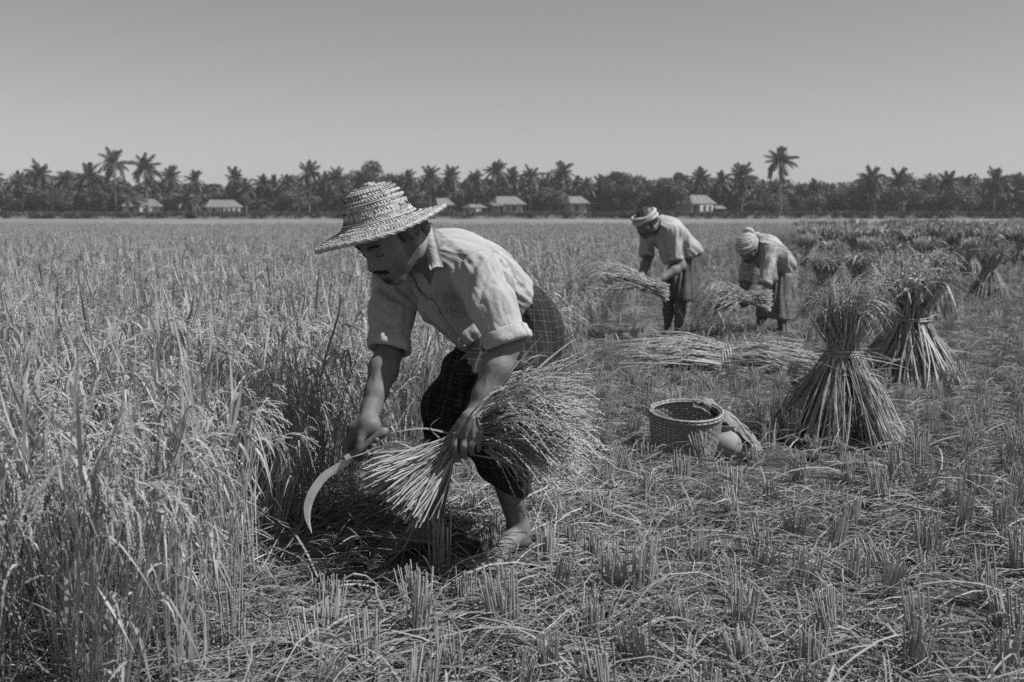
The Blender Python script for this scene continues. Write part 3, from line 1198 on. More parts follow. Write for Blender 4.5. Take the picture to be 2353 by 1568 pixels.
# ------------------------------------------------------------------ people: skin, cloth and hair materials
def skin_mat(name, base):
    m = Mat(name, 0.62, 0.28)
    tone = m.n('Attribute')
    tone.attribute_name = 'tone'
    c = m.ramp(m.noise(70, 4), [(0.3, base * .88), (0.7, base * 1.08)])
    c = m.mul(c, m.ramp(m.noise(9, 3), [(0.3, .78), (0.7, 1.12)]))
    m.col(m.mul(c, tone.outputs['Fac']))
    m.bump(m.math('ADD', m.noise(260, 3), m.math('MULTIPLY', m.noise(45, 3), 1.6)), 0.2, 0.004)
    return m.m


M['skin'] = skin_mat('sunburnt skin', 0.16)
M['skin_dark'] = skin_mat('dark skin', 0.16)
m = Mat('black hair', 0.45, 0.5)
m.col(0.035)
M['hair'] = m.m


def cloth_mat(name, lo, hi, weave=900, mottled=None):
    m = Mat(name, 0.9, 0.15)
    uvw = m.n('Attribute')
    uvw.attribute_name = 'cloth'
    n1 = m.noise(1.0, 2, uvw.outputs['Vector'], (380, 45, 1))
    n2 = m.noise(1.0, 2, uvw.outputs['Vector'], (45, 380, 1))
    slub = m.ramp(m.math('ADD', m.math('MULTIPLY', n1, .5), m.math('MULTIPLY', n2, .5)), [(.3, .84), (.7, 1.1)])
    c = m.mul(m.ramp(m.noise(5, 4), [(.3, lo), (.7, hi)]), slub)
    if mottled:
        v = m.n('TexVoronoi', Scale=mottled)
        m.l(uvw.outputs['Vector'], v.inputs['Vector'])
        c = m.mul(c, m.ramp(v.outputs['Distance'], [(.15, .62), (.5, 1.05)]))
    m.col(c)
    wr = m.noise(1.0, 4, uvw.outputs['Vector'], (26, 9, 1), .6)
    m.bump(m.math('ADD', m.math('MULTIPLY', wr, 1.0), m.math('MULTIPLY', m.math('ADD', n1, n2), .12)), .8, .010)
    return m.m


M['shirt'] = cloth_mat('faded cotton shirt', 0.31, 0.40)
M['shirt_b'] = cloth_mat('pale cotton shirt', 0.31, 0.40)
M['shirt_print'] = cloth_mat('printed cotton shirt', 0.30, 0.38, mottled=26)
M['towel'] = cloth_mat('rolled cotton cloth', 0.34, 0.46)
M['towel_dark'] = cloth_mat('grey cotton cloth', 0.26, 0.36)


def plaid_mat(name, ground_c, line_c, pitch, width):
    m = Mat(name, 0.9, 0.12)
    uvw = m.n('Attribute')
    uvw.attribute_name = 'cloth'
    sp = m.n('SeparateXYZ')
    m.l(uvw.outputs['Vector'], sp.inputs[0])
    lines = None
    for k, ax in enumerate('XY'):
        f = m.math('FRACT', m.math('MULTIPLY', sp.outputs[ax], 1 / pitch))
        a = m.math('LESS_THAN', f, width)
        f2 = m.math('FRACT', m.math('ADD', m.math('MULTIPLY', sp.outputs[ax], 1 / (pitch * 2)), .31))
        b = m.math('MULTIPLY', m.math('LESS_THAN', f2, width * .45), .7)
        q = m.math('MAXIMUM', a, b)
        lines = q if lines is None else m.math('ADD', lines, q)
    lines = m.math('MULTIPLY', lines, m.ramp(m.noise(160, 2), [(.3, .35), (.65, 1)]))
    mx = m.n('MixRGB')
    m.l(m.math('MINIMUM', lines, 1.3), mx.inputs[0])
    m.l(m.ramp(m.noise(12, 4), [(.3, ground_c * .75), (.7, ground_c * 1.2)]), mx.inputs[1])
    mx.inputs[2].default_value = g3(line_c)
    m.col(mx.outputs[0])
    wr = m.noise(1.0, 4, uvw.outputs['Vector'], (22, 7, 1), .6)
    m.bump(m.math('ADD', wr, m.math('MULTIPLY', m.noise(500, 2), .15)), .5, .01)
    return m.m


M['lungi'] = plaid_mat('plaid cotton lungi', 0.026, 0.10, .036, .06)
M['lungi_b'] = plaid_mat('dark cotton lungi', 0.10, 0.15, .05, .06)
M['lungi_c'] = plaid_mat('grey checked lungi', 0.14, 0.27, .055, .10)

m = Mat('hat straw', 0.6, 0.35)
m.col(m.mul(m.ramp(m.n('NewGeometry').outputs['Random Per Island'], [(0, .21), (.5, .36), (1, .48)]), m.ramp(m.noise(30, 3), [(.3, .8), (.7, 1.05)])))
M['hat_straw'] = m.m
m = Mat('hat straw underneath', 0.75, 0.2)
m.col(m.ramp(m.noise(60, 3), [(.3, .26), (.7, .38)]))
M['hat_under'] = m.m


# ------------------------------------------------------------------ body builder
def bone_uv(V, bones):
    """Cloth coordinates: round the nearest limb in metres, and along it."""
    best = np.full(len(V), 9.0)
    U = np.zeros((len(V), 3))
    for k, (a, b, r) in enumerate(bones):
        a, b = A(a, float), A(b, float)
        L = np.linalg.norm(b - a)
        ax = (b - a) / L
        t = np.clip((V - a) @ ax, -.1, L + .1)
        q = V - a - t[:, None] * ax
        d = np.linalg.norm(q, axis=1) - r + 2 * np.maximum(0, -((V - a) @ ax))
        ref = nrm(np.cross(ax, A([.31, -.95, .05])))
        w = np.cross(ax, ref)
        u = np.arctan2(q @ w, q @ ref) * r
        mk = d < best
        best[mk] = d[mk]
        U[mk] = np.stack([u, t, 0 * t + k * 3.1], -1)[mk]
    return U


def build_skin(fld, lo, hi, h, name, mat, parent, it=1, post=None):
    V, F = fld.mesh(lo, hi, h)
    V = smooth_mesh(V, F, it)
    if post:
        V = post(V, F)
    me = raw_mesh(name, V, {4: [F]}, True)
    o = obj(name, me, mat, parent)
    return o, V, F


def frame_of(fwd, up):
    f = nrm(fwd)
    u = nrm(up - f * (np.asarray(up) @ f))
    l = np.cross(u, f)                  # the person's own left
    return A([l, f, u])


def add_head(fld, c, R, s, ears=True):
    """Head prims in head space: x own left, y forward, z up."""
    T = lambda x, y, z: c + s * (A([x, y, z]) @ R)
    E = lambda p, r, k, RR=None: fld.add(ell(T(*p), A(r) * s, R if RR is None else RR), k * s)
    Cn = lambda p, q, ra, rb, k: fld.add(cone(T(*p), T(*q), ra * s, rb * s), k * s)
    E((0, -.018, .034), (.077, .098, .084), .03)
    E((0, .035, -.030), (.060, .062, .078), .04)
    for q in (-1, 1):
        Cn((q * .056, -.006, -.052), (q * .020, .062, -.098), .017, .015, .03)
        E((q * .045, .056, -.014), (.022, .022, .015), .02)
        Cn((q * .012, .0865, .020), (q * .040, .076, .024), .011, .010, .014)
    Cn((-.012, .074, -.103), (.012, .074, -.103), .017, .017, .02)
    for q in (-1, 1):
        fld.sub(ell(T(q * .031, .098, .003), A([.019, .016, .0115]) * s, R), .012 * s)
        E((q * .031, .0755, .002), (.0145, .0135, .0125), .004)
        Cn((q * .017, .0880, .0015), (q * .046, .079, .0005), .0028, .0028, .004)
    Cn((0, .088, .016), (0, .108, -.026), .0075, .0105, .012)
    E((0, .113, -.032), (.0115, .0105, .0095), .008)
    for q in (-1, 1):
        E((q * .0135, .1015, -.036), (.0085, .0095, .008), .006)
    E((0, .088, -.062), (.030, .014, .022), .02)
    Cn((-.020, .090, -.0585), (.020, .090, -.0585), .0055, .0055, .006)
    Cn((-.012, .0975, -.0565), (.012, .0975, -.0565), .006, .006, .008)
    Cn((-.015, .0955, -.0705), (.015, .0955, -.0705), .0068, .0068, .008)
    fld.sub(cone(T(-.021, .1045, -.0635), T(.021, .1045, -.0635), .0035 * s, .0035 * s), .004 * s)
    if ears:
        for q in (-1, 1):
            e = lambda y, z, o: T(q * (.0745 + o), -.012 + y, z)
            E((q * .0735, -.010, .000), (.007, .017, .028), .010)
            hel = [(.012, -.004, .002), (.015, .010, .004), (.010, .024, .009), (-.004, .033, .013), (-.018, .026, .016), (-.022, .010, .017), (-.019, -.008, .014), (-.012, -.022, .010), (-.002, -.030, .006), (.006, -.026, .004), (.008, -.014, .003)]
            fld.add(chain([e(*v) for v in hel], [.0042 * s, .0045 * s, .0048 * s, .0048 * s, .0046 * s, .0044 * s, .0044 * s, .0052 * s, .0062 * s, .0052 * s, .0040 * s]), .004 * s)
            fld.add(chain([e(-.004, .020, .008), e(-.013, .008, .011), e(-.010, -.010, .009)], [.0034 * s] * 3), .004 * s)
            fld.sub(ell(e(.000, -.001, .012), A([.008, .0075, .011]) * s, R), .004 * s)
    return T


def head_tone(V, T, R, c, s, beard=.55, moustache=True):
    """Face colouring: brows, moustache, stubble, lips, and shade painted into eye sockets and mouth."""
    q = ((V - c) @ R.T) / s
    x, y, z = q[:, 0], q[:, 1], q[:, 2]
    t = np.ones(len(V))
    inh = (np.abs(x) < .095) & (np.abs(z) < .14) & (np.abs(y) < .14)
    front = inh & (y > .02)
    ax = np.abs(x)
    S = lambda v, a, b: np.clip((v - a) / (b - a), 0, 1) ** 2 * (3 - 2 * np.clip((v - a) / (b - a), 0, 1))

    def blend(w, v):
        w = np.where(inh, w, 0)
        t[:] = t * (1 - w) + np.minimum(t, v) * w
    jaw = S(-z, .030, .058) * S(y, -.015, .015) * (.8 + .2 * vnoise(V * 330))
    blend(jaw, beard)
    blend(S(ax, .045, .055) * S(y, -.01, .004) * S(-y, -.040, -.026) * S(-z, -.035, -.02), .6)
    bz = .0215 + .004 * np.sin(np.clip((ax - .012) / .038, 0, 1) * 3)
    blend(S(ax, .008, .014) * S(-ax, -.054, -.046) * S(-np.abs(z - bz), -.0075, -.0035) * S(y, .055, .065), .5)
    blend(S(ax, .012, .018) * S(-ax, -.050, -.044) * S(-np.abs(z - .004), -.016, -.009) * S(y, .055, .065), .85)  # eye sockets: shade of the hollows put into the tone
    if moustache:
        mz = -.0495 - (ax / .030) ** 2 * .008
        blend(S(-ax, -.036, -.028) * S(-np.abs(z - mz), -.009, -.004) * S(y, .06, .075), .5)
        blend(S(-ax, -.020, -.012) * S(-np.abs(z + .092), -.014, -.008) * S(y, .06, .07), .6)
    blend(S(-ax, -.024, -.019) * S(-np.abs(z + .066), -.0125, -.0095) * S(y, .082, .09), .75)
    blend(S(-ax, -.024, -.019) * S(-np.abs(z + .0635), -.0026, -.0012) * S(y, .082, .09), .35)  # parting of the lips: crease shade put into the tone
    return t


def add_limb(fld, pts, rs, k=.02):
    for i in range(len(pts) - 1):
        fld.add(cone(pts[i], pts[i + 1], rs[i], rs[i + 1]), k)


def add_foot(fld, heel, toe, s=1.0, k=.012):
    heel, toe = A(heel, float), A(toe, float)
    d = nrm(toe - heel)
    L = np.linalg.norm(toe - heel)
    sd = nrm(np.cross(A([0, 0, 1.0]), d))
    up = A([0, 0, 1.0])
    fld.add(ell(heel + d * .03 + up * .028, (.04 * s, .033 * s, .03), A([d, sd, up])), .02)
    fld.add(cone(heel + d * .05 + up * .055, heel + d * L * .72 + up * .024, .036 * s, .026 * s), .03)
    fld.add(ell(heel + d * L * .66 + up * .02, (.055 * s, .045 * s, .02), A([d, sd, up])), .02)
    for q in range(5):
        o = (q - 2) * .0185 * s
        l = L * (1.0, .99, .96, .92, .87)[q]
        a = heel + d * L * .70 + sd * o * .9 + up * .018
        b = heel + d * (l - .012) + sd * o * 1.1 + up * .013
        r = .0125 if q == 0 else .0088
        fld.add(cone(a, b, r * s * 1.05, r * s * .95), .006)


def face_hair(V, F, T, R, s, base, parent, moustache=True, n=1.0):
    """Brows, lashes, moustache and chin stubble as short hairs rooted in the skin."""
    bv = BVHTree.FromPolygons(V.tolist(), F.tolist())
    g = np.random.default_rng(77)

    def root(x, z):
        o = T(x, .22, z)
        r = bv.ray_cast(Vector(o), Vector(-R[1]))
        return A(r[0]) if r[0] is not None else None

    def grow(name, xs, zs, dirs, ln, rad):
        mb, P = MB(), []
        for x, z, d, l in zip(xs, zs, dirs, ln):
            p = root(x, z)
            if p is None or np.linalg.norm(p - T(0, .06, z)) > .11:
                continue
            d = nrm(A(d) @ R)
            P.append(np.stack([p - d * .001, p + d * l * .5 + R[1] * .0012, p + d * l]))
        if P:
            mb.tubes(A(P) + base, A([rad, rad * .9, rad * .3]), 3, False).build(name, M['hair'], parent)

    def mkdir(dx, dy, dz, k, j=.25):
        return A([dx, dy, dz]) + g.normal(size=(k, 3)) * j
    for q in (-1, 1):
        k = int(120 * n)
        u = g.uniform(0, 1, k)
        grow('eyebrow', q * (.013 + u * .037), .0215 + .004 * np.sin(u * 3) + g.normal(size=k) * .0024 * (1.15 - u), mkdir(q * 1.0, .35, .25, k), g.uniform(.005, .008, k), .00042)
        k = int(36 * n)
        u = np.linspace(0, 1, k)
        grow('eyelash', q * (.017 + u * .029), -.0058 - .0035 * np.sin(u * 3.14), mkdir(q * .3, .8, -.5, k, .15), np.full(k, .0040), .00035)
    if moustache:
        k = int(420 * n)
        x = g.uniform(-.031, .031, k)
        grow('moustache', x, -.0475 - (np.abs(x) / .030) ** 2 * .009 + g.uniform(-.005, .004, k), np.stack([np.sign(x) * .75, 0 * x + .35, 0 * x - .7], -1) + g.normal(size=(k, 3)) * .2, g.uniform(.005, .009, k), .00045)
        k = int(70 * n)
        x = g.normal(size=k) * .009
        grow('chin_beard', x, g.uniform(-.104, -.080, k), mkdir(0, .3, -.8, k), g.uniform(.004, .009, k), .0007)
    k = int(420 * n)
    x = g.uniform(-.062, .062, k)
    z = g.uniform(-.108, -.045, k)
    grow('beard_stubble', x, z, mkdir(0, .5, -.5, k, .4), g.uniform(.0015, .003, k), .00035)


# ------------------------------------------------------------------ the reaper in front
def reaper():
    P = pix
    root_pt = A([-.08, 3.66, 0.0])
    person = empty('person', root_pt, 'man in a woven straw hat bending low with sickle and sheaf in hand', 'person')
    base = -root_pt
    neck, pelvis = P(985, 578, 3.47), P(1196, 735, 3.74)
    shL, shR = P(1092, 622, 3.36), P(907, 640, 3.60)
    elL, wrL = P(1162, 800, 3.27), P(1094, 950, 3.19)
    elR, wrR = P(893, 812, 3.46), P(853, 938, 3.33)
    hipL, hipR = P(1228, 765, 3.68), P(1150, 770, 3.84)
    knR, knL = P(1022, 945, 3.64), P(1135, 985, 3.48)
    anR, anL = P(1000, 1205, 3.74), P(1184, 1212, 3.70)
    heR, toR = ground(1016, 1252, .0), ground(838, 1284, .0)
    heL, toL = ground(1204, 1254, .0), ground(1094, 1318, .0)
    anR, anL = heR + A([-.035, -.02, .085]), heL + A([-.02, -.03, .085])

    ax = nrm(neck - pelvis)
    lat = nrm((shL - shR) - ax * ((shL - shR) @ ax))
    fr = np.cross(lat, ax)
    TR = A([lat, fr, ax])
    Lt = np.linalg.norm(neck - pelvis)
    O = lambda l, f, a: pelvis + A([l, f, a]) @ TR

    hc, hs = P(895, 534, 3.335), 1.17
    yaw, pit, roll = math.radians(42), math.radians(40), math.radians(2)
    fwd = A([-math.sin(yaw) * math.cos(pit), -math.cos(yaw) * math.cos(pit), -math.sin(pit)])
    upv = A([-math.sin(yaw) * math.sin(pit), -math.cos(yaw) * math.sin(pit), math.cos(pit)])
    R0 = frame_of(fwd, upv)
    HR = A([R0[0] * math.cos(roll) + R0[2] * math.sin(roll), R0[1], R0[2] * math.cos(roll) - R0[0] * math.sin(roll)])

    # ---- skin
    B = Field()
    B.add(ell(O(0, 0, .03), (.155, .11, .13), TR), .03)
    B.add(ell(O(0, .0, .2), (.14, .10, .17), TR), .06)
    B.add(ell(O(0, -.005, Lt * .68), (.165, .112, .18), TR), .06)
    B.add(cone(shL, shR, .052, .052), .05)
    nk = hc + hs * (A([0, -.03, -.075]) @ HR)
    B.add(cone(neck + ax * -.03, nk, .066, .058), .03)
    for a, b in ((shL, neck), (shR, neck)):
        B.add(cone(a, b, .045, .05), .05)
    add_limb(B, [shL, elL], [.052, .042], .03)
    add_limb(B, [shR, elR], [.052, .042], .03)
    # forearms: thick below the elbow, narrow at the wrist
    for el, wr in ((elL, wrL), (elR, wrR)):
        d = wr - el
        add_limb(B, [el, el + d * .3, el + d * .72, wr], [.043, .048, .036, .029], .02)
    for el, wr in ((elL, wrL), (elR, wrR)):
        d = wr - el
        sd = nrm(np.cross(d, A([0, 1.0, 0])))
        fw_ = nrm(np.cross(sd, d))
        fw_ = fw_ if fw_[1] < 0 else -fw_
        for o0, o1, o2 in ((.020, .010, .014), (-.018, -.004, -.012), (.002, -.016, .000)):
            B.add(chain([el + d * .28 + sd * o0 + fw_ * .043, el + d * .55 + sd * o1 + fw_ * .038, el + d * .78 + sd * o2 + fw_ * .030, wr + sd * o2 * .8 + fw_ * .025], [.003, .004, .004, .004]), .006)
    add_limb(B, [hipL, knL, knL + (anL - knL) * .3, anL], [.095, .06, .058, .036], .03)
    add_limb(B, [hipR, knR, knR + (anR - knR) * .3, anR], [.095, .06, .058, .036], .03)
    add_foot(B, heR, toR, 1.1)
    add_foot(B, heL, toL, 1.1)
    for he, an in ((heR, anR), (heL, anL)):
        B.add(cone(an, he + A([-.01, -.01, .04]), .036, .034), .02)
    T = add_head(B, hc, HR, hs)
    hcen = P(873, 513, 3.335)
    Nh = nrm(A([-.26, -.085, .95]))
    under_hat = lambda Q: np.maximum(-((Q - hcen) @ Nh - .004), np.linalg.norm(Q - hcen, axis=-1) - .24)
    B.sub(under_hat, .004)
    # left hand: back of the hand to the camera, fingers closed over the stems
    q = lambda x, y, dd: P(660.6 + .3297 * x, 804.2 + .3297 * y, 3.16 + dd)
    hand_k = .0035
    B.add(cone(wrL, q(1262, 520, .0), .029, .030), .02)
    B.add(cone(q(1225, 545, .005), q(1310, 560, .0), .028, .026), .02)
    for a, b in ((q(1255, 470, 0), q(1195, 595, .0)), (q(1270, 470, -.004), q(1245, 610, -.004)), (q(1290, 470, -.004), q(1293, 618, -.004)), (q(1305, 480, 0), q(1332, 605, .0))):
        B.add(cone(a, b, .020, .0165), .012)
    fing = [[(1172, 592, -.012), (1160, 660, -.022), (1168, 720, -.012), (1184, 766, .006)],
            [(1238, 610, -.016), (1226, 668, -.026), (1228, 715, -.014), (1238, 748, .006)],
            [(1290, 615, -.016), (1279, 662, -.024), (1279, 700, -.012), (1286, 724, .006)],
            [(1336, 602, -.012), (1328, 645, -.018), (1327, 678, -.008), (1330, 700, .006)]]
    for k, f in enumerate(fing):
        r = (.0112, .0112, .0105, .0092)[k]
        B.add(chain([q(*f[i]) for i in range(4)], [r * 1.08, r * 1.04, r * .97, r * .82]), hand_k)
        B.add(ell(q(f[0][0], f[0][1], f[0][2] - .002), (.0115, .0112, .0112)), .005)
    B.add(chain([q(1210, 520, .03), q(1150, 600, .045), q(1120, 680, .05), q(1125, 730, .045)], [.018, .016, .013, .010]), hand_k)
    # tendons and veins on the back of the hand
    for a, b in ((q(1262, 470, -.022), q(1180, 585, -.026)), (q(1280, 470, -.026), q(1240, 600, -.03)), (q(1300, 480, -.026), q(1291, 605, -.03)), (q(1320, 500, -.02), q(1334, 595, -.024))):
        B.add(cone(a, b, .004, .005), .006)
    # right hand: closed round the sickle handle, thumb along the front
    q2 = lambda x, y, dd: P(660.6 + .3297 * x, 804.2 + .3297 * y, 3.27 + dd)
    B.add(cone(wrR, q2(555, 520, .0), .029, .032), .02)
    B.add(cone(q2(470, 560, .02), q2(590, 540, .01), .027, .030), .02)
    B.add(cone(q2(500, 560, .01), q2(455, 640, .02), .028, .022), .02)
    B.add(cone(q2(575, 520, -.01), q2(520, 590, -.022), .024, .019), .014)                 # ball of the thumb
    B.add(chain([q2(535, 560, -.018), q2(508, 625, -.034), q2(492, 680, -.038), q2(490, 715, -.034)], [.0165, .0138, .0122, .0098]), hand_k)
    B.add(chain([q2(440, 600, .012), q2(412, 665, .012), q2(408, 715, .002), q2(424, 752, -.014)], [.0150, .0125, .0115, .0095]), hand_k)
    for f in ([(460, 640, .035), (468, 720, .035), (500, 755, .010), (540, 746, -.034), (560, 712, -.042)],
              [(500, 630, .040), (520, 690, .040), (556, 724, -.004), (588, 706, -.032), (598, 668, -.040)],
              [(545, 610, .040), (572, 650, .038), (602, 676, -.002), (620, 658, -.028), (622, 626, -.036)]):
        B.add(chain([q2(*v) for v in f], [.0130, .0120, .0112, .0105, .0088]), hand_k)

    lo = A([-.85, 2.95, -.06])
    hi = A([.42, 4.08, 1.42])
    V, F = B.mesh(lo, hi, .0035)
    V = smooth_mesh(V, F, 1, .4)
    tone = head_tone(V, T, HR, hc, hs, .74)
    tone *= 1 + .25 * np.clip((.24 - np.linalg.norm(V - hc, axis=1)) / .08, 0, 1)  # face skin painted lighter to offset the deep shade of the hat
    for c_, r_ in ((q2(489, 708, -.047), .0075), (q2(560, 700, -.033), .006), (q2(592, 660, -.028), .006)):     # paler finger nails
        tone[((V - c_) ** 2).sum(1) < r_ ** 2] = 1.5
    me = raw_mesh('body', V + base, {4: [F]}, True)
    attr(me, 'tone', tone)
    body = obj('body', me, M['skin'], person)
    face_hair(V, F, T, HR, hs, base, person)

    # ---- shirt
    S = Field()
    t = .016
    S.add(ell(O(0, .0, .02), (.168, .128, .16), TR), .03)
    S.add(ell(O(0, -.01, .2), (.158, .118, .19), TR), .06)
    S.add(ell(O(0, -.008, Lt * .66), (.182, .130, .20), TR), .06)
    S.add(cone(shL, shR, .052 + t, .052 + t), .05)
    S.add(cone(P(1003, 706, 3.50), P(1078, 766, 3.51), .058, .062), .06)                  # front hanging away from the belly
    for a in (shL, shR):
        S.add(cone(a, neck - ax * .02, .058, .062), .04)
    S.cut(half(P(1075, 806, 3.45) * .5 + P(1240, 660, 3.80) * .5, -ax), .012)
    cuffL, cuffR = P(1166, 782, 3.275), P(894, 796, 3.465)
    add_limb(S, [shL + A([.005, 0, -.01]), shL + (cuffL - shL) * .5, cuffL], [.074, .073, .066], .035)
    add_limb(S, [shR, shR + (cuffR - shR) * .5, cuffR], [.070, .069, .064], .035)
    for c_, s_ in ((cuffL, shL), (cuffR, shR)):
        S.cut(half(c_, c_ - s_), .004)                                           # cut applies to everything past the cuff
    S2 = Field()                                                                 # the two cuts above must not slice the trunk: build trunk and sleeves apart
    S.pr = [p for p in S.pr if p[2] != 2]
    hem = half(P(1075, 806, 3.45) * .5 + P(1240, 660, 3.80) * .5, -ax)
    trunk = Field()
    trunk.pr = S.pr[:7]
    trunk.cut(hem, .012)
    slL, slR = Field(), Field()
    slL.pr, slR.pr = S.pr[7:9], S.pr[9:11]
    slL.cut(half(cuffL, cuffL - shL), .004)
    slR.cut(half(cuffR, cuffR - shR), .004)
    S2.add(trunk.ev, .01).add(slL.ev, .035).add(slR.ev, .035)
    # open neck: a wedge down to the first closed button, and the round of the neck
    vb = P(978, 684, 3.36)
    vt = neck + fr * .06 + ax * .05
    tri = [P(930, 606, 3.37), P(994, 606, 3.36), P(981, 688, 3.36)]
    tc_ = (tri[0] + tri[1] + tri[2]) / 3
    hv = []
    for i_ in range(3):
        e_ = tri[(i_ + 1) % 3] - tri[i_]
        nn_ = nrm(np.cross(e_, fr * .75 + A([0, -.5, 0])))
        hv.append(half(tri[i_], nn_ if (tc_ - tri[i_]) @ nn_ < 0 else -nn_))
    hv.append(half(tc_ - fr * .10, -fr))
    S2.sub(lambda Q: np.maximum.reduce([f_(Q) for f_ in hv]), .004)
    S2.sub(cone(neck - ax * .015, nk, .072, .075), .008)
    V, F = S2.mesh(A([-.62, 3.05, .5]), A([.4, 4.05, 1.36]), .0045)
    V = smooth_mesh(V, F, 2, .5)
    bvh = BVHTree.FromPolygons(V.tolist(), F.tolist())
    zz = lambda x, y: (660.6 + .2931 * x, 390.6 + .2931 * y)

    def hit(x, y, bv=None, zoom=zz):
        u, v = zoom(x, y)
        d = nrm(ray(u, v))
        r = (bv or bvh).ray_cast(Vector(CAMP), Vector(d))
        return (A(r[0]), A(r[1])) if r[0] is not None else (None, None)

    def line3(pts):
        return A([h_[0] for h_ in (hit(*p) for p in pts) if h_[0] is not None])

    folds = [  # zoomed-photo polylines, amplitude (m), half width (m)
        ([(1500, 700), (1450, 800), (1415, 900), (1425, 1000)], -.012, .012), ([(1560, 690), (1500, 800), (1470, 930)], .008, .012),
        ([(1610, 680), (1560, 820), (1520, 960), (1510, 1040)], -.007, .010), ([(1670, 690), (1640, 850), (1650, 1010), (1720, 1180), (1770, 1260)], .009, .013),
        ([(1630, 900), (1680, 1080), (1740, 1230)], -.008, .010), ([(1740, 760), (1730, 900), (1790, 1060), (1830, 1210)], -.007, .010),
        ([(1770, 850), (1800, 1000), (1850, 1150)], .006, .010), ([(1540, 1050), (1600, 1180), (1700, 1260)], -.006, .012), ([(1500, 960), (1570, 1120), (1640, 1250)], .006, .012),
        ([(1620, 640), (1720, 720), (1790, 850)], -.008, .012), ([(1680, 640), (1780, 720), (1850, 860)], .007, .012), ([(1700, 600), (1830, 720), (1900, 880)], -.006, .011),
        ([(1780, 690), (1870, 790), (1930, 920)], .006, .012), ([(1560, 560), (1660, 610), (1740, 680)], .006, .014), ([(1460, 520), (1560, 540), (1640, 590)], -.005, .014),
        ([(1800, 900), (1870, 930), (1950, 960)], -.007, .010), ([(1790, 1000), (1860, 1040), (1930, 1060)], -.006, .010), ([(1850, 880), (1900, 960), (1930, 1010)], .005, .010),
        ([(1180, 870), (1230, 960), (1280, 1060)], -.008, .012), ([(1230, 800), (1290, 950), (1340, 1060), (1400, 1120)], -.011, .013), ([(1280, 780), (1340, 900), (1390, 1000)], .008, .014),
        ([(1140, 900), (1150, 1000), (1180, 1100)], .005, .012), ([(1310, 760), (1360, 840), (1400, 930)], -.007, .011),
        ([(670, 890), (770, 960), (900, 1040)], -.009, .011), ([(665, 950), (770, 1020), (890, 1060)], .007, .012), ([(680, 850), (790, 920), (880, 990)], .007, .011),
        ([(690, 830), (760, 930), (850, 1000)], -.006, .010), ([(700, 1040), (800, 1120), (930, 1130)], -.006, .012), ([(690, 1130), (800, 1220), (930, 1190)], -.007, .012),
        ([(690, 1180), (780, 1270), (900, 1260)], .006, .012), ([(930, 1060), (930, 1180), (900, 1300)], -.005, .010), ([(820, 880), (850, 960), (930, 1040)], .006, .012),
        ([(900, 900), (960, 990), (1040, 1060)], -.006, .010), ([(980, 1040), (1080, 1100), (1150, 1200)], .006, .013), ([(1000, 1110), (1120, 1190), (1210, 1280)], -.006, .013),
        ([(1200, 1230), (1320, 1290), (1480, 1270), (1570, 1250)], .004, .012), ([(1210, 1270), (1330, 1330), (1480, 1310), (1560, 1290)], -.003, .012),
        ([(1330, 1180), (1420, 1220), (1500, 1210)], -.005, .014), ([(1160, 1190), (1260, 1280), (1380, 1400)], .004, .012), ([(1250, 600), (1330, 650), (1430, 740)], -.006, .012),
        ([(1130, 470), (1250, 530), (1360, 620), (1440, 710)], .004, .008)]
    nn = normals_of(V, F)
    disp = .0012 * vnoise(V * 28) + .0018 * vnoise(V * 11)
    for pts, amp, wd in folds:
        ln = line3(pts)
        if len(ln) < 2:
            continue
        ln = spline(ln, 12)
        near = np.abs(V - ln.mean(0)).max(1) < .3
        d = poly_dist(V[near], ln)
        disp[near] += amp * .62 * np.exp(-(d / (wd * .75)) ** 2)
    bones = [(pelvis - ax * .3, neck + ax * .3, .15), (shL, cuffL + (cuffL - shL) * .3, .066), (shR, cuffR + (cuffR - shR) * .3, .066)]
    uvs = bone_uv(V, bones)
    fine = vnoise(uvs * A([58, 8, 7])) + .5 * vnoise(uvs * A([110, 15, 7]) + 5) + 2.0 * (1 - np.abs(vnoise(uvs * A([34, 5, 7]) + 11))) ** 4 - 1.6 * (1 - np.abs(vnoise(uvs * A([26, 7, 7]) + 17))) ** 5
    V = V + nn * (disp + .0026 * fine)[:, None]
    V = smooth_mesh(V, F, 2, .35)
    me = raw_mesh('shirt', V + base, {4: [F]}, True)
    attr(me, 'cloth', bone_uv(V, bones))
    shirt = obj('shirt', me, M['shirt'], person)
    bvh = BVHTree.FromPolygons(V.tolist(), F.tolist())

    def patch(rows, name, thick=.004, lift=.004, mat='shirt', parent=shirt, sub=9, bulge=None):
        """A piece of cloth lying on the shirt: rows of zoomed-photo points."""
        G, Nn = [], []
        for r in rows:
            r = spline(A([(p[0], p[1], 0) for p in r], float), sub)
            gp, gn = [], []
            for p in r:
                h_, n_ = hit(p[0], p[1])
                gp.append(h_ if h_ is not None else (gp[-1] if gp else None))
                gn.append(n_ if n_ is not None else (gn[-1] if gn else None))
            G.append(gp)
            Nn.append(gn)
        for gp, gn in zip(G, Nn):
            f = next((x for x in gp if x is not None), None)
            fn = next((x for x in gn if x is not None), None)
            for i in range(len(gp)):
                if gp[i] is None:
                    gp[i], gn[i] = f, fn
        G, Nn = A(G, float), nrm(A(Nn, float))
        lf = lift if bulge is None else lift + bulge(np.linspace(0, 1, G.shape[0])[:, None], np.linspace(0, 1, G.shape[1])[None])[..., None]
        G = G + Nn * lf
        mb = MB().slab(G + base, thick, Nn)
        me = mb.mesh(name, True)
        attr(me, 'cloth', bone_uv(np.concatenate(mb.v) - base, bones))
        return obj(name, me, M[mat], parent)

    # collar: a stand round the neck and two points
    cz = lambda x, y, y_: P(*zz(x, y), y_)
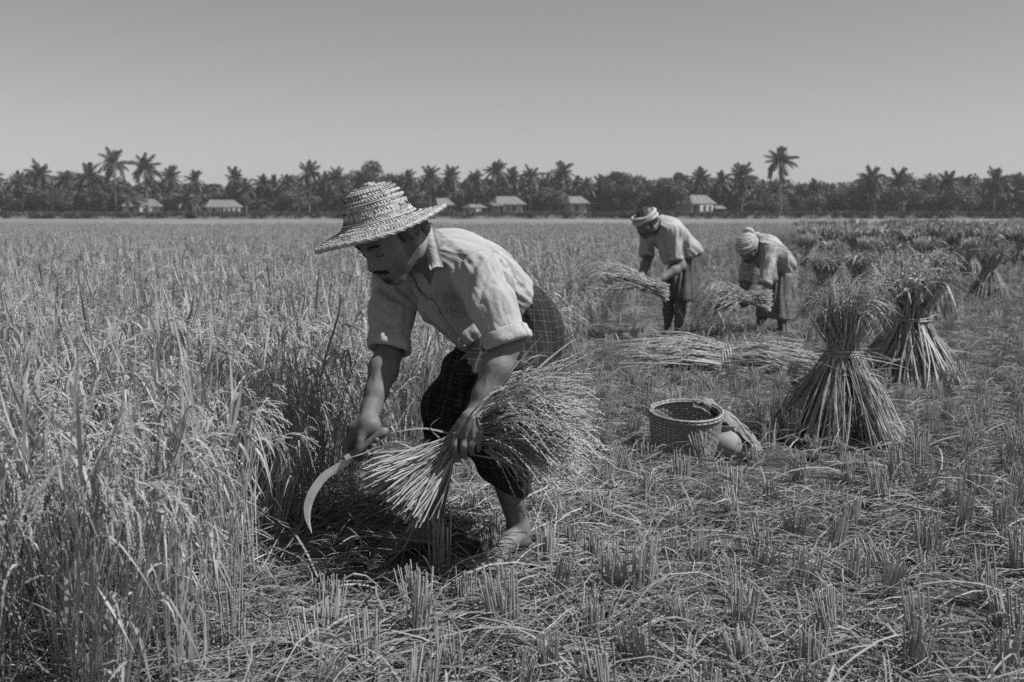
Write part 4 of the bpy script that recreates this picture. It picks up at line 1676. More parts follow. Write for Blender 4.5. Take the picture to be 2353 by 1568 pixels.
    outer = spline(A([cz(1040, 425, 3.46), cz(1052, 520, 3.415), cz(1085, 640, 3.375), cz(1120, 795, 3.325)]), 9)
    inner = spline(A([cz(1135, 425, 3.47), cz(1165, 520, 3.40), cz(1200, 650, 3.35), cz(1222, 768, 3.31)]), 9)
    tt = np.linspace(0, 1, 5)[:, None, None]
    G = outer[None] * (1 - tt) + inner[None] * tt
    bul = np.sin(np.linspace(0, math.pi, 5))[:, None, None] * .012
    nv = nrm(np.cross(G[1:, :-1] - G[:-1, :-1], G[:-1, 1:] - G[:-1, :-1])).mean((0, 1))
    nv = nv if nv[1] < 0 else -nv
    G = G + nv * bul
    mb = MB().slab(G + base, .005, np.broadcast_to(nv, G.shape))
    me = mb.mesh('collar', True)
    attr(me, 'cloth', bone_uv(np.concatenate(mb.v) - base, bones))
    obj('collar', me, M['shirt'], shirt)
    outer = spline(A([cz(1035, 440, 3.50), cz(1030, 520, 3.49), cz(1048, 640, 3.44), cz(1075, 720, 3.40)]), 7)
    inner = spline(A([cz(1075, 425, 3.49), cz(1070, 520, 3.46), cz(1090, 640, 3.41), cz(1112, 790, 3.345)]), 7)
    G = outer[None] * (1 - tt) + inner[None] * tt
    mb = MB().slab(G + base, .005, np.broadcast_to(nv, G.shape))
    me = mb.mesh('collar_stand', True)
    attr(me, 'cloth', bone_uv(np.concatenate(mb.v) - base, bones))
    obj('collar_stand', me, M['shirt'], shirt)
    patch([[(955, 800), (1000, 880), (1050, 950), (1100, 990)], [(920, 830), (975, 910), (1040, 980), (1098, 1002)], [(885, 868), (960, 935), (1030, 990), (1090, 1015)]], 'collar_flap', .004, .007)
    patch([[(1112, 1010), (1190, 1150), (1290, 1290), (1400, 1415)], [(1135, 1000), (1215, 1140), (1315, 1280), (1425, 1410)]], 'placket', .003, .004, sub=16)
    for x, y in ((1176, 1113), (1272, 1270), (1388, 1374)):
        h_, n_ = hit(x, y)
        if h_ is not None:
            n_ = nrm(n_)
            MB().tubes(A([h_ + n_ * .002, h_ + n_ * .0085]) + base, .0058, 9).build('button', M['shirt_b'], shirt)
    patch([[(1268, 1082), (1300, 1112), (1330, 1124), (1360, 1130), (1385, 1128)], [(1272, 1110), (1302, 1140), (1332, 1150), (1362, 1156), (1390, 1152)]], 'pocket', .003, .004, sub=10,
          bulge=lambda a, b: .005 * (1 - a) ** 2 * np.sin(b * math.pi))
    # rolled cuffs
    for c_, s_, e_, r in ((cuffL, shL, elL, .068), (cuffR, shR, elR, .064)):
        d = nrm(c_ - s_)
        u = nrm(np.cross(d, A([0, 1.0, .2])))
        w = np.cross(d, u)
        prof = [(-.034, r - .012), (-.036, r + .002), (-.028, r + .009), (-.012, r + .008), (-.004, r + .012), (.010, r + .011), (.016, r + .006), (.017, r - .004), (.010, r - .012), (-.01, r - .014)]
        rings = []
        for k, (a_, rr) in enumerate(prof):
            th = np.linspace(0, 2 * math.pi, 48, endpoint=False)
            wob = 1 + .035 * np.sin(th * 3 + k * .15 + r * 90) + .02 * np.sin(th * 7 + k * .6)
            tilt = .010 * np.sin(th + 1.1)
            rings.append(c_ + d * (a_ + tilt)[:, None] + (u * np.cos(th)[:, None] + w * np.sin(th)[:, None]) * (rr * wob)[:, None])
        G = A(rings + [rings[0]])
        G = np.concatenate([G, G[:, :1]], 1)
        me = MB().grid(G[:, ::-1] + base).mesh('rolled_cuff', True)
        attr(me, 'cloth', bone_uv(G.reshape(-1, 3), bones))
        obj('rolled_cuff', me, M['shirt'], shirt)

    # ---- lungi: cloth round the hips and both legs
    Lg = Field()
    Lg.add(ell(O(0, 0, .05), (.160, .122, .12), TR), .03)
    Lg.add(ell(P(1190, 775, 3.73), (.118, .125, .17)), .05)
    Lg.add(cone(P(1222, 770, 3.74), P(1220, 930, 3.70), .092, .090), .04)
    Lg.add(cone(hipR + A([.01, 0, 0]), P(1026, 935, 3.62), .128, .082), .06)
    Lg.add(cone(P(1026, 935, 3.62), P(1020, 1080, 3.66), .080, .076), .04)
    Lg.add(cone(hipL - A([.01, 0, 0]), P(1140, 985, 3.47), .118, .112), .05)
    Lg.add(cone(P(1140, 985, 3.47), P(1166, 1110, 3.60), .105, .088), .05)
    Lg.add(cone(P(1205, 800, 3.72), P(1195, 980, 3.66), .115, .09), .05)
    Lg.add(cone(P(1060, 850, 3.58), P(1070, 1000, 3.56), .07, .06), .06)
    # twisted front knot
    Lg.add(chain([P(1110, 800, 3.46), P(1072, 850, 3.43), P(1078, 905, 3.44), P(1060, 985, 3.46)], [.035, .038, .028, .016]), .02)
    Lg.add(chain([P(1105, 800, 3.46), P(1100, 860, 3.42), P(1112, 930, 3.43)], [.03, .03, .012]), .015)
    e0, e1 = P(968, 1004, 3.6), P(1212, 1146, 3.6)
    dv = nrm(e1 - e0)
    Lg.cut(half(e0, -nrm(np.cross(A([0, 1.0, 0]), dv)) * (1 if np.cross(A([0, 1.0, 0]), dv)[2] > 0 else -1)), .01)
    Lg.cut(half(O(0, 0, .17), nrm(ax + A([0, 0, .7]))), .01)
    V, F = Lg.mesh(A([-.5, 3.2, .15]), A([.45, 4.15, 1.1]), .0048)
    V = smooth_mesh(V, F, 2, .5)
    bvl = BVHTree.FromPolygons(V.tolist(), F.tolist())
    nn = normals_of(V, F)
    disp = .003 * vnoise(V * 14)
    ident = lambda x, y: (x, y)
    for pts, amp, wd in [([(1110, 805), (1050, 860), (1000, 930), (980, 990)], -.012, .014), ([(1070, 810), (1030, 850), (990, 910)], .009, .014), ([(1115, 830), (1075, 900), (1040, 1000)], -.014, .016),
                         ([(1095, 900), (1060, 980), (1030, 1020)], .010, .014), ([(1130, 810), (1140, 880), (1120, 960)], -.014, .018), ([(1160, 810), (1170, 880), (1150, 980)], -.010, .016),
                         ([(1245, 680), (1262, 740), (1268, 820)], -.006, .012), ([(1215, 720), (1240, 780), (1250, 860)], .006, .014), ([(1195, 760), (1215, 830), (1222, 910)], -.008, .014),
                         ([(1225, 700), (1258, 790), (1262, 880)], .005, .010), ([(1205, 790), (1195, 860), (1180, 930)], .007, .014), ([(1180, 1020), (1150, 1080), (1150, 1140)], -.010, .012),
                         ([(1120, 1040), (1130, 1090), (1160, 1140)], .008, .014), ([(1195, 1040), (1190, 1090), (1200, 1140)], .007, .012), ([(1010, 880), (985, 930), (975, 990)], .006, .010)]:
        ln = A([h_[0] for h_ in (hit(p[0], p[1], bvl, ident) for p in pts) if h_[0] is not None])
        if len(ln) > 1:
            ln = spline(ln, 12)
            disp += amp * np.exp(-(poly_dist(V, ln) / wd) ** 2)
    V = smooth_mesh(V + nn * disp[:, None], F, 1, .3)
    me = raw_mesh('lungi', V + base, {4: [F]}, True)
    attr(me, 'cloth', bone_uv(V, [(P(1205, 560, 3.75), P(1225, 1300, 3.74), .15), (P(1140, 640, 3.80), P(950, 1250, 3.60), .10), (P(1200, 640, 3.66), P(1150, 1400, 3.52), .10)]))
    obj('lungi', me, M['lungi'], person)

    # ---- hair below the hat
    H = Field()
    Th = T
    H.add(ell(Th(0, -.020, .040), A([.081, .098, .086]) * hs, HR), .02)
    for s_ in (-1, 1):
        H.add(cone(Th(s_ * .070, .022, .030), Th(s_ * .071, .020, -.012), .009 * hs, .005 * hs), .01)
        H.add(cone(Th(s_ * .060, -.060, .0), Th(s_ * .045, -.075, -.045), .024 * hs, .016 * hs), .02)
    H.cut(half(Th(0, .070, .060), nrm(HR[1] - HR[2] * .55)), .01)
    H.cut(half(Th(0, -.06, -.045), -HR[2]), .01)
    H.sub(under_hat, .004)
    H.sub(ell(Th(0, .075, -.02), A([.062, .062, .075]) * hs, HR), .01)
    V, F = H.mesh(hc - .2, hc + .2, .0042)
    nn = normals_of(V, F)
    V = V + nn * (.0025 * vnoise(V * A([260, 260, 70])))[:, None]
    obj('hair', raw_mesh('hair', V + base, {4: [F]}, True), M['hair'], person)

    # ---- woven straw hat
    Xh = nrm(P(727, 571, 3.22) - P(1018, 497, 3.45))                 # towards the front of the brim
    Xh = nrm(Xh - Nh * (Xh @ Nh))
    Yh = np.cross(Nh, Xh)
    Rb, Rc, Hc = .222, .121, .150

    def hat_pt(s, th):
        """s: 0 crown top .. 1 brim edge (arrays), th angle (0 = front)."""
        s, th = np.broadcast_arrays(np.asarray(s, float), np.asarray(th, float))
        prof_s = A([0, .12, .24, .34, .44, .52, .58, .66, .8, .92, 1.0])
        prof_r = A([.0, .042, .074, .091, .101, .110, .122, .146, .182, .206, .217])
        prof_z = A([.120, .118, .108, .087, .056, .023, .008, .000, -.006, -.012, -.016])
        r = np.interp(s, prof_s, prof_r)
        z = np.interp(s, prof_s, prof_z)
        b = np.clip((s - .56) / .44, 0, 1)
        z = z - .026 * b ** 1.4 * .45 * np.where(np.cos(th) > 0, np.cos(th), 0) + .010 * b ** 1.6 * np.where(np.cos(th) < 0, -np.cos(th), 0)  + .005 * b * np.sin(3 * th + .6)
        r = r * (1 + .02 * np.sin(2 * th + .4)) * (1 - .05 * np.sin(th) ** 2 * b)
        return hcen + (r * np.cos(th))[..., None] * Xh + (r * np.sin(th))[..., None] * Yh + z[..., None] * Nh
    hat = bpy.data.objects.new('straw_hat', None)
    ths = np.linspace(0, 2 * math.pi, 73)
    ss = np.linspace(0, 1, 40)
    G = hat_pt(ss[:, None], ths[None])
    ghole = lambda s, th: (np.abs(s - .50) < .022) & (np.abs(((th * 9 / math.pi) % 2) - 1) < .3)
    hat_base = MB().grid(G + base)
    Gi = G - Nh * .004
    hat_base.grid(Gi[:, ::-1] + base)
    hat_o = hat_base.build('straw_hat', M['hat_under'], person, True)
    weave = MB()
    nrow = 33
    for row in range(nrow):
        s0, s1 = row / nrow, (row + 1) / nrow
        sm = (s0 + s1) / 2
        circ = np.linalg.norm(hat_pt(sm, 0.0) - hcen - ((hat_pt(sm, 0.0) - hcen) @ Nh) * Nh) * 2 * math.pi
        n = max(int(circ / .0098), 8)
        th = np.arange(n) * 2 * math.pi / n + rng.uniform(0, 1)
        sgn = 1 if row % 2 else -1
        dth = 2 * math.pi / n * 1.25 * sgn
        over = rng.normal(size=n) * .0008
        a = hat_pt(np.full(n, s0 - .012), th)
        mpt = hat_pt(np.full(n, sm), th + dth * .5)
        b = hat_pt(np.full(n, s1 + .012), th + dth)
        nout = nrm(mpt - hcen + Nh * (.02 if sm < .56 else .5))
        keep = np.ones(n, bool)
        if row in (15, 16):
            tc = ((th + dth * .5) % (2 * math.pi)) / (2 * math.pi) * 15
            keep = np.abs((tc % 1) - .5) > (.16 if row == 15 else .07)
        pth = np.stack([a, mpt + nout * (.0038 + over)[:, None], b], 1)[keep]
        weave.ribbons(pth + base, A([.0072, .0082, .0072]), np.cross(pth[:, 2] - pth[:, 0], nout[keep]), fold=.12)
        # stitched cord between the rows
        if row in (5, 9, 13, 19, 25):
            tc = np.linspace(0, 2 * math.pi, 70)
            cp_ = hat_pt(np.full(70, s0), tc)
            no = nrm(cp_ - hcen + Nh * (.02 if s0 < .56 else .5))
            weave.tubes(cp_ + no * .0045 + base, .0018, 4, False)
    weave.build('woven_straw', M['hat_straw'], hat_o)
    tc = np.linspace(0, 2 * math.pi, 97)
    MB().tubes(hat_pt(np.full(97, 1.0), tc) + base, .0075, 7, False).build('rolled_brim_edge', M['hat_straw'], hat_o, True)
    wr_ = MB()
    for k in range(44):
        th = k / 44 * 2 * math.pi + np.linspace(0, .22, 7)
        e = hat_pt(np.full(7, 1.0), th)
        od = nrm(e - hcen)
        ph = np.linspace(-.2, math.pi + .2, 7)
        wr_.tubes(e + (od * np.sin(ph)[:, None] * .0062 + Nh * np.cos(ph)[:, None] * .0068) + base, .0024, 4)
    wr_.build('edge_binding', M['hat_straw'], hat_o)
    top = hat_pt(A([0.0]), A([0.0]))[0]
    nub = [top + Nh * .002 + Xh * .018 * math.cos(a) + Yh * .018 * math.sin(a) + Nh * .006 * math.sin(a * 2) for a in np.linspace(0, 6.28, 12)]
    MB().tubes(A(nub) + base, .006, 6).tubes(A([top - Xh * .02, top + Nh * .009, top + Xh * .022]) + base, .005, 6).build('crown_knot', M['hat_straw'], hat_o)
    bpy.data.objects.remove(hat)
    return person
    

reaper_o = reaper()


# ------------------------------------------------------------------ the two men working behind
def worker(name_label, Y, sc, J, shirt_mat, lungi_mat, head, wrap, hem_plane, lungi_prims, shirt_extra, h=.0085, feet=True, sheet_folds=(), knot=False):
    """A bent figure from its joints (picture point + depth offset from Y)."""
    P = lambda k: pix(J[k][0], J[k][1], Y + J[k][2])
    Q = lambda u, v, d=0: pix(u, v, Y + d)
    root_pt = A([P('pelvis')[0], Y, 0.0])
    person = empty('person', root_pt, name_label, 'person')
    base = -root_pt
    pelvis, neck, shL, shR = P('pelvis'), P('neck'), P('shL'), P('shR')
    ax = nrm(neck - pelvis)
    lat = nrm((shL - shR) - ax * ((shL - shR) @ ax))
    fr = np.cross(lat, ax)
    TR = A([lat, fr, ax])
    Lt = np.linalg.norm(neck - pelvis)
    O = lambda l, f, a: pelvis + A([l, f, a]) @ TR
    hc = P('head')
    yaw, pit, roll = [math.radians(v) for v in head]
    fwd = A([-math.sin(yaw) * math.cos(pit), -math.cos(yaw) * math.cos(pit), -math.sin(pit)])
    upv = A([-math.sin(yaw) * math.sin(pit), -math.cos(yaw) * math.sin(pit), math.cos(pit)])
    R0 = frame_of(fwd, upv)
    HR = A([R0[0] * math.cos(roll) + R0[2] * math.sin(roll), R0[1], R0[2] * math.cos(roll) - R0[0] * math.sin(roll)])
    B = Field()
    B.add(ell(O(0, 0, .03), A([.15, .105, .13]) * sc, TR), .03)
    B.add(ell(O(0, 0, Lt * .4), A([.135, .095, .17]) * sc, TR), .06)
    B.add(ell(O(0, 0, Lt * .68), A([.16, .108, .17]) * sc, TR), .06)
    B.add(cone(shL, shR, .05, .05), .05)
    B.add(cone(neck, hc + sc * (A([0, -.03, -.075]) @ HR), .060, .056), .03)
    for s_ in 'LR':
        sh, el, wr = P('sh' + s_), P('el' + s_), P('wr' + s_)
        hd = P('ha' + s_)
        d = wr - el
        add_limb(B, [sh, el], [.05, .041], .03)
        add_limb(B, [el, el + d * .3, el + d * .75, wr], [.042, .045, .033, .028], .02)
        # hand: palm and four fingers closed round the stems, thumb on the side
        hv = nrm(hd - wr)
        sv = nrm(np.cross(hv, A([0, 1.0, .2])))
        bk = np.cross(sv, hv)
        B.add(cone(wr, wr + hv * .055, .027, .030), .02)
        for q in range(4):
            o = (q - 1.5) * .019
            k0 = wr + hv * .085 + sv * o - bk * .006
            B.add(cone(wr + hv * .03 + sv * o * .7, k0, .015, .013), .012)
            l = (.9, 1.0, .95, .78)[q]
            B.add(chain([k0, k0 + hv * .034 * l + bk * .008, k0 + hv * .048 * l + bk * .034, k0 + hv * .030 * l + bk * .052], [.0125, .0118, .011, .0095]), .004)
        B.add(chain([wr + hv * .03 - sv * .028, wr + hv * .062 - sv * .044 + bk * .012, wr + hv * .09 - sv * .036 + bk * .03], [.015, .013, .010]), .006)
    for s_ in 'LR':
        hip, kn, an = P('hip' + s_), P('kn' + s_), P('an' + s_)
        an[2] = .085
        add_limb(B, [hip, kn, kn + (an - kn) * .3, an], [.07, .050, .052, .035], .02)
        he = A([an[0] + .03, an[1] + .02, 0])
        toe = he + A([-.20, -.13, 0])
        add_foot(B, he, toe, 1.0)
        B.add(cone(an, he + A([-.01, -.01, .04]), .036, .034), .02)
    T = add_head(B, hc, HR, sc)
    allp = A([P(k) for k in J])
    lo, hi = allp.min(0) - .28, allp.max(0) + .28
    lo[2] = -.05
    V, F = B.mesh(lo, hi, h * .72)
    tone = head_tone(V, T, HR, hc, sc, .6)
    me = raw_mesh('body', V + base, {4: [F]}, True)
    attr(me, 'tone', tone)
    obj('body', me, M['skin_dark'], person)
    # shirt
    S = Field()
    S.add(ell(O(0, 0, .03), A([.165, .125, .15]) * sc, TR), .03)
    S.add(ell(O(0, 0, Lt * .4), A([.155, .115, .19]) * sc, TR), .06)
    S.add(ell(O(0, -.01, Lt * .68), A([.178, .128, .19]) * sc, TR), .06)
    S.add(cone(shL, shR, .066, .066), .05)
    for a in (shL, shR):
        S.add(cone(a, neck - ax * .02, .055, .058), .04)
    for (u0, v0, d0, u1, v1, d1, r0, r1) in shirt_extra:
        S.add(cone(Q(u0, v0, d0), Q(u1, v1, d1), r0, r1), .05)
    hp, hn = hem_plane
    S.cut(half(Q(*hp), nrm(A(hn) if len(hn) == 3 else -ax)), .012)
    S2 = Field().add(S.ev, .01)
    cuffs = []
    for s_ in 'LR':
        sh, cf = P('sh' + s_), P('cf' + s_)
        sl = Field().add(cone(sh, cf, .068, .060), .03).cut(half(cf, cf - sh), .004)
        S2.add(sl.ev, .03)
        cuffs.append((cf, sh))
    S2.sub(cone(neck - ax * .01, hc + sc * (A([0, -.03, -.075]) @ HR), .066, .068), .008)
    S2.sub(chain([neck + fr * .10 + ax * .05, O(0, .14, Lt * .78)], [.045, .008]), .006)
    V, F = S2.mesh(lo, hi, h * .75)
    V = smooth_mesh(V, F, 2, .5)
    bones = [(pelvis - ax * .3, neck + ax * .3, .14), (shL, cuffs[0][0] * 1.3 - shL * .3, .062), (shR, cuffs[1][0] * 1.3 - shR * .3, .062)]
    uvs = bone_uv(V, bones)
    nn = normals_of(V, F)
    V = V + nn * (.010 * vnoise(uvs * A([26, 6, 7])) + .010 * (1 - np.abs(vnoise(uvs * A([18, 5, 7]) + 4))) ** 4 + .007 * vnoise(uvs * A([55, 12, 7]) + 3) + .006 * vnoise(V * 13))[:, None]
    me = raw_mesh('shirt', V + base, {4: [F]}, True)
    attr(me, 'cloth', uvs)
    shirt = obj('shirt', me, M[shirt_mat], person)
    for cf, sh in cuffs:
        d = nrm(cf - sh)
        u = nrm(np.cross(d, A([0, 1.0, .2])))
        w = np.cross(d, u)
        th = np.linspace(0, 2 * math.pi, 25)
        G = A([cf + d * a_ + (u * np.cos(th)[:, None] + w * np.sin(th)[:, None]) * ((r_ + .061) * (1 + .03 * np.sin(th * 3)))[:, None]
               for a_, r_ in ((-.028, -.012), (-.030, .004), (-.01, .010), (.010, .008), (.014, -.004), (.0, -.014))])
        me = MB().grid(G[:, ::-1] + base).mesh('rolled_cuff', True)
        attr(me, 'cloth', bone_uv(G.reshape(-1, 3), bones))
        obj('rolled_cuff', me, M[shirt_mat], shirt)
    # collar
    ct = [neck + ax * .035 + lat * .066 * math.cos(a) + fr * .070 * math.sin(a) for a in np.linspace(-4.4, 1.2, 16)]
    cb = [neck - ax * .018 + lat * .092 * math.cos(a) + fr * .098 * math.sin(a) for a in np.linspace(-4.4, 1.2, 16)]
    ct, cb = A(ct), A(cb)
    mb = MB().slab(np.stack([ct, (ct + cb) / 2 + ax * .012, cb]) + base, .006, nrm(cb - neck)[None])
    me = mb.mesh('collar', True)
    attr(me, 'cloth', bone_uv(np.concatenate(mb.v) - base, bones))
    obj('collar', me, M[shirt_mat], shirt)
    # lungi
    L = Field()
    for kind, *pr in lungi_prims:
        if kind == 'c':
            (u0, v0, d0, r0), (u1, v1, d1, r1), k = pr
            L.add(cone(Q(u0, v0, d0), Q(u1, v1, d1), r0, r1), k)
        elif kind == 'cut':
            (u0, v0), (u1, v1) = pr
            dv = nrm(Q(u1, v1) - Q(u0, v0))
            n_ = np.cross(A([0, 1.0, 0]), dv)
            L.cut(half(Q(u0, v0), n_ if n_[2] < 0 else -n_), .01)
    L.add(ell(O(0, 0, .02), A([.155, .118, .13]) * sc, TR), .04)
    L.pr = [p for p in L.pr if p[2] == 0] + [p for p in L.pr if p[2] != 0]
    V, F = L.mesh(lo, hi, h * .75)
    V = smooth_mesh(V, F, 1, .5)
    bones = [(P('pelvis') + A([0, 0, .3]), A([P('anR')[0] * .5 + P('anL')[0] * .5, Y, -.3]), .15)]
    uvs = bone_uv(V, bones)
    nn = normals_of(V, F)
    V = V + nn * (.015 * vnoise(uvs * A([22, 3.5, 7])) + .009 * vnoise(uvs * A([50, 8, 7]) + 3))[:, None]
    me = raw_mesh('lungi', V + base, {4: [F]}, True)
    attr(me, 'cloth', uvs)
    obj('lungi', me, M[lungi_mat], person)
    # hair
    H = Field().add(ell(T(0, -.018, .036), A([.080, .100, .086]) * sc, HR), .02)
    for s_ in (-1, 1):
        H.add(cone(T(s_ * .058, -.055, .0), T(s_ * .045, -.072, -.04), .024 * sc, .016 * sc), .02)
    H.cut(half(T(0, .070, .050), nrm(HR[1] - HR[2] * .6)), .01)
    H.cut(half(T(0, -.06, -.045), -HR[2]), .01)
    V, F = H.mesh(hc - .2, hc + .2, h * .7)
    V = V + normals_of(V, F) * (.006 * vnoise(V * 90))[:, None]
    obj('hair', raw_mesh('hair', V + base, {4: [F]}, True), M['hair'], person)
    # rolled cloth wound round the head
    wmat = M[wrap[0]]
    tl, z0, rad, nturn, fat = wrap[1:]
    rw = bpy.data.objects
    mb = MB()
    first = None
    for kx in range(nturn):
        th = np.linspace(0, 2 * math.pi, 41)
        zz = z0 + (kx - (nturn - 1) / 2) * fat * 1.15
        tw = math.radians(tl) * (1 if kx % 2 == 0 else -.35)
        rr = rad + .004 * (kx % 2) + .004 * np.sin(th * 3 + kx)
        x_, y_ = rr * .84 * np.cos(th), rr * 1.04 * np.sin(th)
        pth = A([T(x_[i], y_[i] - .016, zz + y_[i] * math.tan(tw) + .006 * math.sin(th[i] * 2 + kx * 2)) for i in range(41)])
        mb.tubes(pth + base, fat * sc * (.85 + .15 * np.sin(th * 5 + kx * 1.3)), 8, False)
    me = mb.mesh('head_cloth', True)
    Vv = np.concatenate(mb.v) - base
    attr(me, 'cloth', bone_uv(Vv, [(T(0, 0, -.2), T(0, 0, .2), .1)]))
    hcl = obj('head_cloth', me, wmat, person)
    if knot:
        K = Field().add(ell(T(0, -.02, .075), A([.086, .100, .052]) * sc, HR), .02)
        V, F = K.mesh(hc - .25, hc + .25, h * .8)
        V = V + normals_of(V, F) * (.006 * vnoise(V * A([40, 40, 90])))[:, None]
        me = raw_mesh('crown_cloth', V + base, {4: [F]}, True)
        attr(me, 'cloth', bone_uv(V, [(T(0, 0, -.2), T(0, 0, .2), .1)]))
        obj('crown_cloth', me, wmat, hcl)
        kb = MB().tubes(spline(A([T(.03, -.115, .055), T(.01, -.135, .085), T(-.02, -.120, .115), T(-.045, -.095, .095)]), 9) + base, A([.018, .024, .026, .026, .024, .022, .02, .018, .012]), 8)
        kb.tubes(spline(A([T(.03, -.11, .05), T(.05, -.15, .03), T(.04, -.18, -.01)]), 7) + base, A([.020, .022, .022, .020, .018, .014, .006]), 8)
        me = kb.mesh('knot', True)
        attr(me, 'cloth', np.concatenate(kb.v))
        obj('knot', me, wmat, hcl)
    return person


worker('man with a rolled cloth round his head, holding a sheaf at the rice edge', 9.6, 1.04,
       dict(pelvis=(1582, 592, .06), neck=(1512, 516, -.10), head=(1484, 511, -.20), shL=(1549, 534, -.24), shR=(1489, 541, .02),
            elL=(1566, 612, -.30), wrL=(1508, 648, -.42), haL=(1488, 656, -.44), cfL=(1553, 597, -.29), elR=(1487, 598, -.05), wrR=(1474, 636, -.28), haR=(1478, 654, -.34), cfR=(1487, 588, -.05),
            hipL=(1588, 610, -.04), hipR=(1560, 610, .10), knL=(1564, 696, -.08), knR=(1536, 694, .06), anL=(1558, 765, -.04), anR=(1536, 760, .10)),
       'shirt_b', 'lungi_b', (60, 34, 0), ('towel', 8, .046, .103, 3, .0165), ((1531, 611, -.2), (.25, .1, -.95)),
       [('c', (1586, 600, .02, .125), (1574, 690, -.08, .115), .05), ('c', (1562, 622, .08, .12), (1543, 682, .04, .085), .06), ('c', (1548, 640, -.06, .06), (1548, 690, -.06, .05), .05), ('cut', (1526, 683), (1602, 694))],
       [(1530, 570, -.16, 1540, 600, -.12, .07, .07)])
worker('man in a printed shirt and knotted head cloth, bending low near the stooks', 9.9, 1.0,
       dict(pelvis=(1792, 622, .10), neck=(1742, 558, -.12), head=(1718, 570, -.24), shL=(1770, 576, -.26), shR=(1722, 590, .00),
            elL=(1776, 640, -.36), wrL=(1727, 676, -.44), haL=(1710, 686, -.44), cfL=(1757, 652, -.38), elR=(1716, 650, -.10), wrR=(1702, 676, -.32), haR=(1708, 692, -.38), cfR=(1713, 648, -.10),
            hipL=(1806, 640, -.02), hipR=(1778, 640, .14), knL=(1796, 712, -.08), knR=(1756, 712, .08), anL=(1797, 764, -.02), anR=(1744, 758, .12)),
       'shirt_print', 'lungi_c', (40, 46, 0), ('towel', 6, .040, .100, 3, .019), ((1758, 648, -.1), (-.25, -.1, -1.0)),
       [('c', (1800, 640, .05, .135), (1797, 735, -.02, .13), .05), ('c', (1775, 640, .06, .125), (1760, 725, .02, .095), .06), ('cut', (1728, 725), (1826, 735))],
       [(1782, 580, -.1, 1800, 606, .02, .085, .10)], knot=True)
# ------------------------------------------------------------------ stooks, sheaves, basket, pot, cloth
def stalks_bundle(g, starts, waist, wr, ends, n, rad=.0026, K=8, sag=0.0):
    """n stalks from starts() through a ring of radius wr at waist to ends()."""
    P = []
    for _ in range(n):
        a, b = starts(), ends()
        m = waist + g.normal(size=3) * wr * .55
        P.append(spline(A([a, a * .5 + m * .5 + g.normal(size=3) * .006, m, m * .5 + b * .5 + g.normal(size=3) * .008 + A([0, 0, sag]), b]), K))
    return A(P)


